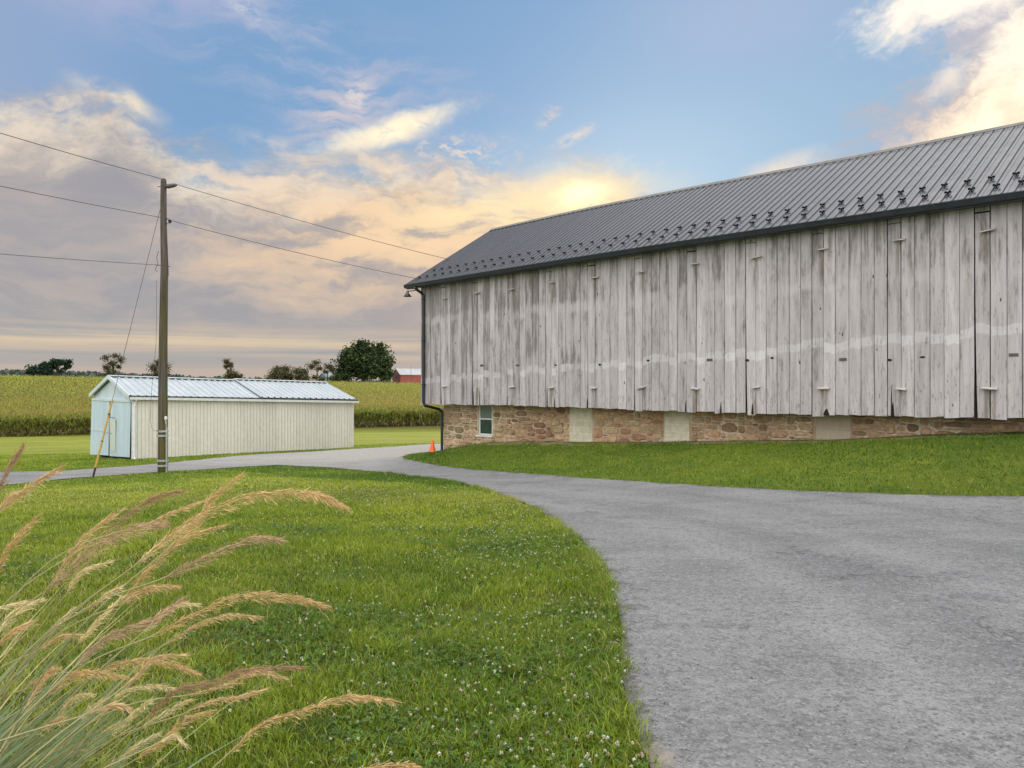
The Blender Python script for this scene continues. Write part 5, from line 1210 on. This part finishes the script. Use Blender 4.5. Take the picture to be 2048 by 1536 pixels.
for _, y0, y1, dens, h, w_ in bands_:
    ym = (y0 + y1) / 2; area = (y1 - y0) * float(xr(ym) - xl(ym)); X, Y = sample(int(area * dens), y0, y1, xl, xr)
    keep = r_.random(len(X)) < 0.35 + 0.65 * _sm(vnoise(X, Y, 0.30, 40) * 0.6 + vnoise(X, Y, 0.9, 41) * 0.4, 0.22, 0.55)
    put(X[keep], Y[keep], h, w_, 0.75)
# taller unmown tufts along the asphalt edge
ed = np.array(dense([(k0[0] + 0.10, 1.6)] + LE[:14], 0.02, 0.0)); sel = ed[r_.integers(0, len(ed), 26000)]
nrm = r_.normal(0, 0.045, (len(sel), 2)); X, Y = sel[:, 0] - 0.055 + nrm[:, 0], sel[:, 1] + nrm[:, 1]
m = r_.random(len(X)) < _sm(vnoise(X, Y, 0.16, 51), 0.30, 0.7); v, q_, t3, c = blades(X[m], Y[m], 0.075, 0.0030, 0.95, 0.22); V.append(v); Q.append(q_ + n0); T3.append(t3 + n0); CC.append(c); n0 += len(v)
# scattered coarse tufts the mower left standing
tx_, ty_ = sample(330, 2.0, 13.0, xl, xr); kk = r_.integers(30, 75, 330); X = np.repeat(tx_, kk) + r_.normal(0, 0.028, kk.sum()); Y = np.repeat(ty_, kk) + r_.normal(0, 0.028, kk.sum())
put(X, Y, 0.078, 0.0032, 1.0, 0.12)
# bank below the barn and the strip beyond the lane
X, Y = sample(150000, 10.5, 30.5, lambda Y: (Y * 0 - 5), lambda Y: (Y * 0 + 17)); tt = (X - BC[0]) * BN[0] + (Y - BC[1]) * BN[1]; m = (tt < 0.80) & (tt > -9)
bare = r_.random(len(X)) < _sm(tt + (vnoise(X, Y, 0.8, 61) - .5) * 1.0, -0.15, 0.35) * 0.93
put(X[m & ~bare], Y[m & ~bare], 0.055, 0.0075, 0.8, 0.015)
X, Y = sample(60000, 24.0, 42.0, lambda Y: -0.70 * Y, lambda Y: -0.08 * Y); put(X, Y, 0.05, 0.014, 0.9, 0.02)
tag(bulk('grass', np.concatenate(V), Q + T3, M['blade'], None, np.concatenate(CC)), 'short mown green lawn grass beside the lane', 'grass', kind='stuff')

# clover: patches of small round leaves, and white flower heads over them
def clover_field(X, Y): return _sm(vnoise(X, Y, 1.6, 71) * 0.6 + vnoise(X, Y, 0.5, 72) * 0.4, 0.46, 0.66)
X, Y = sample(48000, 2.0, 10.0, xl, xr); m = (r_.random(len(X)) < clover_field(X, Y)) & on_grass(X, Y); X, Y = X[m], Y[m]; n = len(X)
Z = terrain(X, Y) + r_.uniform(0.010, 0.036, n); V, F, CC, n0 = [], [], [], 0
sz_ = r_.uniform(0.0055, 0.010, n) * (1 + 0.05 * np.maximum(Y - 5, 0)); a0 = r_.uniform(0, 2 * math.pi, n); tx, ty = r_.normal(0, 0.35, n), r_.normal(0, 0.35, n)
c = np.array([[0.060, 0.140, 0.012]]) * r_.uniform(0.5, 1.8, (n, 1)) + np.array([[0.02, 0.02, 0.0]]) * r_.random((n, 1))
for j in range(3):
    a = a0 + j * 2.094; ring = []
    for da, rad in ((0, 0.15), (-0.75, 1.15), (-0.35, 1.75), (0.35, 1.75), (0.75, 1.15)):
        x_, y_ = np.cos(a + da) * rad * sz_, np.sin(a + da) * rad * sz_; ring.append(np.stack([X + x_, Y + y_, Z + x_ * tx + y_ * ty], -1))
    v = np.stack(ring, 1).reshape(-1, 3); V.append(v); F.append((n0 + np.arange(5 * n)).reshape(n, 5)); CC.append(np.repeat(c, 5, 0)); n0 += 5 * n
tag(bulk('clover_leaves', np.concatenate(V), [np.concatenate(F)], M['blade'], None, np.concatenate(CC)), 'dark green clover patches in the front lawn', 'clover', kind='stuff')
Xs, Ys = [], []
for n, y0, y1 in ((1250, 2.0, 5.0), (2500, 5.0, 10.0), (3900, 10.0, 20.0)):
    X, Y = sample(n, y0, y1, xl, xr); fx = np.clip((X / Y + 0.45) / 0.45, 0.12, 1)
    m = (r_.random(n) < fx * _sm(vnoise(X, Y, 1.6, 71) * 0.55 + vnoise(X, Y, 0.5, 72) * 0.45, 0.34, 0.66)) & on_grass(X, Y); Xs.append(X[m]); Ys.append(Y[m])
X, Y = np.concatenate(Xs), np.concatenate(Ys); n = len(X); Z = terrain(X, Y) + r_.uniform(0.034, 0.066, n)
pet = 14; V, F, CC, n0 = [], [], [], 0
cr = r_.uniform(0.0065, 0.0105, n) * (1 + 0.03 * np.maximum(Y - 6, 0)); tintf = np.where(r_.random(n)[:, None] < 0.25, np.array([[0.58, 0.46, 0.36]]), np.array([[0.82, 0.80, 0.70]])) * r_.uniform(0.75, 1.05, (n, 1))
for j in range(pet):
    th = math.acos(1 - 1.55 * (j + 0.5) / pet); ph_ = 2.4 * j + r_.uniform(0, 6.28, n); d = np.stack([np.sin(th) * np.cos(ph_), np.sin(th) * np.sin(ph_), np.full(n, math.cos(th))], -1)
    side = np.stack([-np.sin(ph_), np.cos(ph_), np.zeros(n)], -1); Cn = np.stack([X, Y, Z], -1); cr1 = cr[:, None]
    v = np.stack([Cn + d * cr1 * 0.2, Cn + d * cr1 * 0.75 + side * cr1 * 0.34, Cn + d * cr1 * 1.12, Cn + d * cr1 * 0.75 - side * cr1 * 0.34], 1).reshape(-1, 3)
    V.append(v); F.append((n0 + np.arange(4 * n)).reshape(n, 4)); CC.append(np.repeat(tintf * (0.75 + 0.25 * math.cos(th)), 4, 0)); n0 += 4 * n
w_ = 0.0009; v = np.stack([np.stack([X - w_, Y, Z - 0.08], -1), np.stack([X + w_, Y, Z - 0.08], -1), np.stack([X + w_, Y, Z], -1), np.stack([X - w_, Y, Z], -1)], 1).reshape(-1, 3)
V.append(v); F.append((n0 + np.arange(4 * n)).reshape(n, 4)); CC.append(np.tile([[0.06, 0.12, 0.02]], (4 * n, 1)))
tag(bulk('clover_flowers', np.concatenate(V), [np.concatenate(F)], M['petal'], None, np.concatenate(CC)), 'small white clover flowers scattered through the lawn', 'flowers', kind='stuff')

# loose chips along the asphalt
n = 2200; Y = r_.uniform(2.2, 12, n) ; X = r_.uniform(0.3, 9, n); m = in_poly(X, Y, RP); X, Y = X[m], Y[m]
e2 = ed[r_.integers(0, len(ed), 1800)] + np.abs(r_.normal(0, 0.10, (1800, 2))) * [1, 0]; m = in_poly(e2[:, 0], e2[:, 1], RP); X = np.append(X, e2[m, 0]); Y = np.append(Y, e2[m, 1]); n = len(X)
Z = terrain(X, Y) + 0.024; s = r_.uniform(0.0014, 0.0042, n); az = r_.uniform(0, 6.28, n)
V, F, CC = [], [], []
bx = np.stack([np.stack([X + np.cos(az + k) * s * r_.uniform(.7, 1.3, n), Y + np.sin(az + k) * s * r_.uniform(.7, 1.3, n), Z + (0 if i < 4 else s * 0.9)], -1) for i, k in enumerate([0, 1.57, 3.14, 4.71, 0.2, 1.7, 3.3, 4.9])], 1).reshape(-1, 3)
b0 = np.arange(n)[:, None] * 8; F = np.concatenate([b0 + np.array([q_]) for q_ in ((4, 5, 6, 7), (0, 1, 5, 4), (1, 2, 6, 5), (2, 3, 7, 6), (3, 0, 4, 7))])
c = np.where(r_.random((n, 1)) < 0.45, np.array([[0.42, 0.40, 0.37]]), np.array([[0.13, 0.13, 0.135]])) * r_.uniform(0.7, 1.3, (n, 1))
tag(bulk('gravel', bx, [F], M['petal'], None, np.repeat(c, 8, 0)), 'loose stone chips lying on the asphalt', 'gravel', kind='stuff')

# ------------------------------------------------------------------ ornamental feather grass at the near left
PX0, PY0 = -1.72, 1.95
og = empty('ornamental_grass', (PX0, PY0, 0.0)); tag(og, 'tall wind-bent clump of ornamental grass with tan feathery plumes', 'ornamental grass')
def bez(P, n):
    """smooth curve through points (Catmull-Rom)"""
    P = [np.array(p, dtype=float) for p in P]; P = [2 * P[0] - P[1]] + P + [2 * P[-1] - P[-2]]; out = []
    for i in range(1, len(P) - 2):
        for k in range(n):
            t = k / n; a, b, c, d = P[i - 1:i + 3]
            out.append(0.5 * ((2 * b) + (c - a) * t + (2 * a - 5 * b + 4 * c - d) * t * t + (3 * b - a - 3 * c + d) * t ** 3))
    out.append(P[-2]); return np.array(out)
tans = {'g': (0.66, 0.48, 0.25), 't': (0.70, 0.53, 0.31), 'c': (0.80, 0.70, 0.45), 'b': (0.43, 0.28, 0.185), 'p': (0.55, 0.39, 0.28)}
plumes = [  # points in a 2.342x enlargement of the photo's lower left, width, colour
 ([(-60, 330), (40, 130), (110, 25)], 42, 'b'), ([(-20, 340), (130, 200), (300, 118)], 34, 't'), ([(0, 330), (60, 280), (122, 244)], 22, 't'), ([(-30, 640), (60, 500), (180, 352)], 40, 'g'),
 ([(240, 670), (390, 440), (585, 315)], 46, 't'), ([(400, 500), (600, 335), (740, 268), (868, 236)], 40, 'b'), ([(235, 690), (400, 510), (600, 420), (790, 392)], 90, 'p'), ([(320, 710), (400, 610), (520, 568)], 30, 'c'),
 ([(700, 390), (800, 325), (940, 288)], 30, 't'), ([(800, 500), (900, 380), (1000, 250), (1135, 162)], 44, 'g'), ([(640, 580), (850, 410), (1000, 340), (1200, 255), (1440, 238), (1550, 270), (1640, 325)], 62, 'g'),
 ([(580, 760), (720, 595), (880, 470), (1065, 395)], 52, 'g'), ([(640, 580), (760, 470), (880, 395)], 32, 'c'), ([(780, 640), (940, 545), (1130, 470), (1320, 462)], 54, 'p'), ([(375, 945), (470, 820), (580, 730)], 36, 'c'),
 ([(590, 755), (710, 692), (840, 686)], 46, 't'), ([(420, 785), (480, 722), (560, 690)], 24, 'c'), ([(725, 912), (900, 830), (1100, 740), (1280, 715), (1430, 735), (1555, 786)], 62, 'g'), ([(790, 950), (930, 862), (1080, 826), (1220, 831)], 30, 't'),
 ([(680, 892), (780, 800), (860, 765), (930, 768)], 32, 'c'), ([(370, 1045), (480, 940), (600, 880), (750, 785), (860, 742)], 62, 'p'), ([(200, 975), (270, 920), (380, 910)], 28, 't'), ([(-10, 905), (80, 810), (200, 745)], 52, 'c'),
 ([(-20, 790), (40, 757), (115, 760)], 26, 'c'), ([(225, 905), (280, 850), (350, 785)], 26, 'c'), ([(430, 1085), (590, 1045), (750, 1055), (945, 1102)], 54, 'g'), ([(230, 1185), (340, 1112), (450, 1094), (600, 1110)], 54, 'g'),
 ([(580, 1155), (630, 1100), (730, 1035), (870, 1005)], 28, 't'), ([(525, 1225), (620, 1172), (720, 1150), (820, 1165)], 34, 'c'), ([(690, 1295), (830, 1190), (980, 1130), (1180, 1078), (1440, 1060)], 60, 'b'), ([(900, 1190), (1080, 1120), (1220, 1090), (1350, 1116)], 34, 't'),
 ([(850, 1285), (1000, 1235), (1120, 1190), (1250, 1165)], 34, 't'), ([(530, 1380), (620, 1290), (705, 1215)], 34, 'c'), ([(665, 1345), (780, 1270), (890, 1215)], 42, 'c'), ([(640, 1492), (760, 1390), (880, 1312), (1005, 1265)], 48, 'g'),
 ([(490, 1540), (620, 1450), (740, 1375)], 42, 'c'), ([(755, 1412), (810, 1388), (870, 1425)], 28, 'c'), ([(1075, 1465), (1250, 1350), (1420, 1280), (1600, 1218), (1720, 1212), (1860, 1222)], 46, 'g'), ([(435, 1275), (520, 1235), (600, 1255)], 28, 't'),
 ([(255, 1315), (350, 1230), (430, 1190)], 38, 'c'), ([(365, 1315), (430, 1240), (490, 1215)], 44, 'c'), ([(115, 1165), (200, 1090), (270, 1070)], 28, 't'), ([(155, 1375), (230, 1320), (300, 1300)], 28, 't'), ([(295, 1535), (340, 1480), (395, 1445)], 28, 'c'),
 ([(405, 1455), (480, 1390), (560, 1320)], 28, 'c'), ([(1640, 1560), (1760, 1522), (1880, 1520), (1960, 1532)], 40, 'g'), ([(-20, 970), (60, 900), (150, 850)], 34, 't'), ([(125, 1245), (180, 1150), (240, 1075)], 28, 't')]
def straw(rows, cols):
    """ribbon strips: rows (n, m, 2 sides, 3)"""
    n, m = rows.shape[0], rows.shape[1]; v = rows.reshape(-1, 3); b0 = np.arange(n)[:, None] * m * 2
    f = np.concatenate([np.concatenate([b0 + 2 * i, b0 + 2 * i + 1, b0 + 2 * i + 3, b0 + 2 * i + 2], 1) for i in range(m - 1)]); return v, f, np.repeat(cols, m * 2, 0)
O_ = np.array([PX0, PY0, 0.0])
for i, (pts, wd, ck) in enumerate(plumes):
    Yp = 1.62 + 0.55 * r_.random(); dY = r_.uniform(-0.12, 0.12)
    P3 = [px(x / 2.342, 880 + y / 2.342, Yp + dY * q_ / len(pts)) for q_, (x, y) in enumerate(pts)]
    P3 = [tuple(np.array(p_) + r_.normal(0, 0.006, 3)) if 0 < q_ < len(P3) - 1 else p_ for q_, p_ in enumerate(P3)]; cur = bez(P3, 10); L = np.linalg.norm(np.diff(cur, axis=0), axis=1).sum()
    mpp = Yp / FPX / 2.342; W_p = wd * mpp * (0.56 if ck in 'gp' else 0.46)
    # stem: from the crown of the clump to the plume
    d0 = cur[min(10, len(cur) - 1)] - cur[0]; d0 /= np.linalg.norm(d0); root = O_ + np.array([r_.normal(0.0, 0.13), r_.normal(0, 0.10), 0.0])
    if pts[0][1] > 1400 and pts[0][0] > 900: root = root + np.array([0.35, 0, 0])
    mid = cur[0] - d0 * 0.22 * np.linalg.norm(cur[0] - root); stem = bez([root, root * 0.55 + mid * 0.45 + np.array([0, 0, 0.06]), mid, cur[0], cur[4]], 7)
    base = np.array(tans[ck]); Vv, Ff, Cv, nn = [], [], [], 0
    def addtube(path, r0, r1, col0, col1, sides=4):
        global nn
        m = len(path); t_ = np.gradient(path, axis=0); t_ /= np.linalg.norm(t_, axis=1)[:, None]; s1 = np.cross(t_, [0.3, 0.2, 0.93]); s1 /= np.linalg.norm(s1, axis=1)[:, None]; s2 = np.cross(t_, s1)
        rad = np.linspace(r0, r1, m)[:, None]; v = np.stack([path + (s1 * math.cos(6.283 * q_ / sides) + s2 * math.sin(6.283 * q_ / sides)) * rad for q_ in range(sides)], 1).reshape(-1, 3)
        f = np.array([[a * sides + q_, a * sides + (q_ + 1) % sides, (a + 1) * sides + (q_ + 1) % sides, (a + 1) * sides + q_] for a in range(m - 1) for q_ in range(sides)])
        w2 = np.linspace(0, 1, m)[:, None]; c = np.repeat(col0 * (1 - w2) + col1 * w2, sides, 0); Vv.append(v); Ff.append(f + nn); Cv.append(c); nn += len(v)
    addtube(stem, 0.0024, 0.0013, np.array([0.30, 0.37, 0.20]), np.array([0.60, 0.52, 0.28]))
    addtube(cur, 0.0013, 0.0004, base * 0.9, base)
    ns = int(170 + 520 * min(1.6, L / 0.35) * (0.6 + wd / 90))
    q_ = r_.random(ns) ** 0.85; ix = q_ * (len(cur) - 1); i0 = np.clip(ix.astype(int), 0, len(cur) - 2); fr = (ix - i0)[:, None]
    c0 = cur[i0] * (1 - fr) + cur[i0 + 1] * fr; tg = cur[i0 + 1] - cur[i0]; tg /= np.linalg.norm(tg, axis=1)[:, None]
    rd = r_.normal(size=(ns, 3)); rd -= (rd * tg).sum(1)[:, None] * tg; rd /= np.linalg.norm(rd, axis=1)[:, None]
    rd[:, 2] -= 0.35; env = np.sin(np.pi * np.clip(q_ * 0.92 + 0.06, 0, 1)) ** 0.6 * W_p
    off = (r_.random(ns) ** 0.7) * env
    back = r_.uniform(0.01, 0.05, ns) * (L / 0.35)
    st0 = c0 + rd * (off * 0.75)[:, None] - tg * (back * 0.3)[:, None]
    ln = r_.uniform(0.005, 0.024, ns) * (0.6 + 0.8 * r_.random(ns)); dirv = tg * r_.uniform(0.7, 1.2, ns)[:, None] + rd * (r_.random(ns) ** 2 * 0.75)[:, None] + r_.normal(0, 0.10, (ns, 3)); dirv[:, 2] -= 0.10; dirv /= np.linalg.norm(dirv, axis=1)[:, None]
    sd = np.cross(dirv, r_.normal(size=(ns, 3))); sd /= np.linalg.norm(sd, axis=1)[:, None]; ww = r_.uniform(0.00030, 0.00085, ns)[:, None]
    rows = np.stack([np.stack([st0 - sd * ww * .5, st0 + sd * ww * .5], 1), np.stack([st0 + dirv * (ln * .5)[:, None] - sd * ww, st0 + dirv * (ln * .5)[:, None] + sd * ww], 1), np.stack([st0 + dirv * ln[:, None] - sd * ww * .15, st0 + dirv * ln[:, None] + sd * ww * .15], 1)], 1)
    cs = base * r_.uniform(0.45, 1.40, (ns, 1)) + np.array([0.06, 0.055, 0.03]) * (r_.random((ns, 1)) < 0.3)
    v, f, c = straw(rows, cs); Vv.append(v); Ff.append(f + nn); Cv.append(c); nn += len(v)
    # branchlets lying along the rachis
    nb2 = int(14 + 40 * L); q_ = r_.random(nb2) * 0.8; i0 = (q_ * (len(cur) - 1)).astype(int); p0 = cur[i0]; i1 = np.minimum(i0 + r_.integers(3, 9, nb2), len(cur) - 1); p1 = cur[i1] + r_.normal(0, 1, (nb2, 3)) * W_p * 0.5 + np.array([0, 0, -0.3]) * W_p
    sd = np.cross(p1 - p0, r_.normal(size=(nb2, 3))); sd /= np.linalg.norm(sd, axis=1)[:, None] + 1e-9; wv = 0.0005
    rows = np.stack([np.stack([p0 - sd * wv, p0 + sd * wv], 1), np.stack([(p0 + p1) / 2 - sd * wv, (p0 + p1) / 2 + sd * wv], 1), np.stack([p1 - sd * wv * .4, p1 + sd * wv * .4], 1)], 1)
    v, f, c = straw(rows, base * 0.9 * r_.uniform(0.7, 1.2, (nb2, 1))); Vv.append(v); Ff.append(f + nn); Cv.append(c); nn += len(v)
    o = bulk('plume', np.concatenate(Vv) - O_, [np.concatenate(Ff)], M['straw'], og, np.concatenate(Cv))
# leaves: long narrow arching ribbons, blue-green to straw
n, m = 520, 9
root = O_ + np.stack([r_.normal(-0.05, 0.16, n), r_.normal(0, 0.14, n), np.zeros(n)], -1)
el = np.clip(r_.normal(1.06, 0.13, n), 0.78, 1.4); az = r_.normal(0.0, 0.45, n); Ln = r_.uniform(0.70, 1.25, n) * (0.6 + 0.4 * (el - 0.6) / 0.5); d = np.stack([np.cos(el) * np.cos(az), np.cos(el) * np.sin(az), np.sin(el)], -1)
wl = r_.uniform(0.0022, 0.0052, n); wide = r_.random(n) < 0.16; wl[wide] *= 1.9
sd = np.cross(d, np.stack([r_.normal(0, 1, n), r_.normal(0, 1, n), r_.normal(0, 0.3, n)], -1)); sd /= np.linalg.norm(sd, axis=1)[:, None]
rows = []
for i in range(m):
    s = i / (m - 1); c0 = root + d * (Ln * s)[:, None] + np.stack([Ln * 0.16 * s ** 2.2, 0 * Ln, -Ln * 0.15 * s ** 2.4], -1); w_ = (wl * (1 - s ** 2.2) + 0.0003)[:, None]
    rows.append(np.stack([c0 - sd * w_, c0 + sd * w_], 1))
mixr = r_.random((n, 1)); cs = np.where(mixr < 0.62, np.array([[0.24, 0.33, 0.21]]), np.where(mixr < 0.82, np.array([[0.36, 0.39, 0.19]]), np.array([[0.58, 0.51, 0.30]]))) * r_.uniform(0.65, 1.3, (n, 1))
v, f, c = straw(np.stack(rows, 1), cs); bulk('leaves', v - O_, [f], M['straw'], og, c)
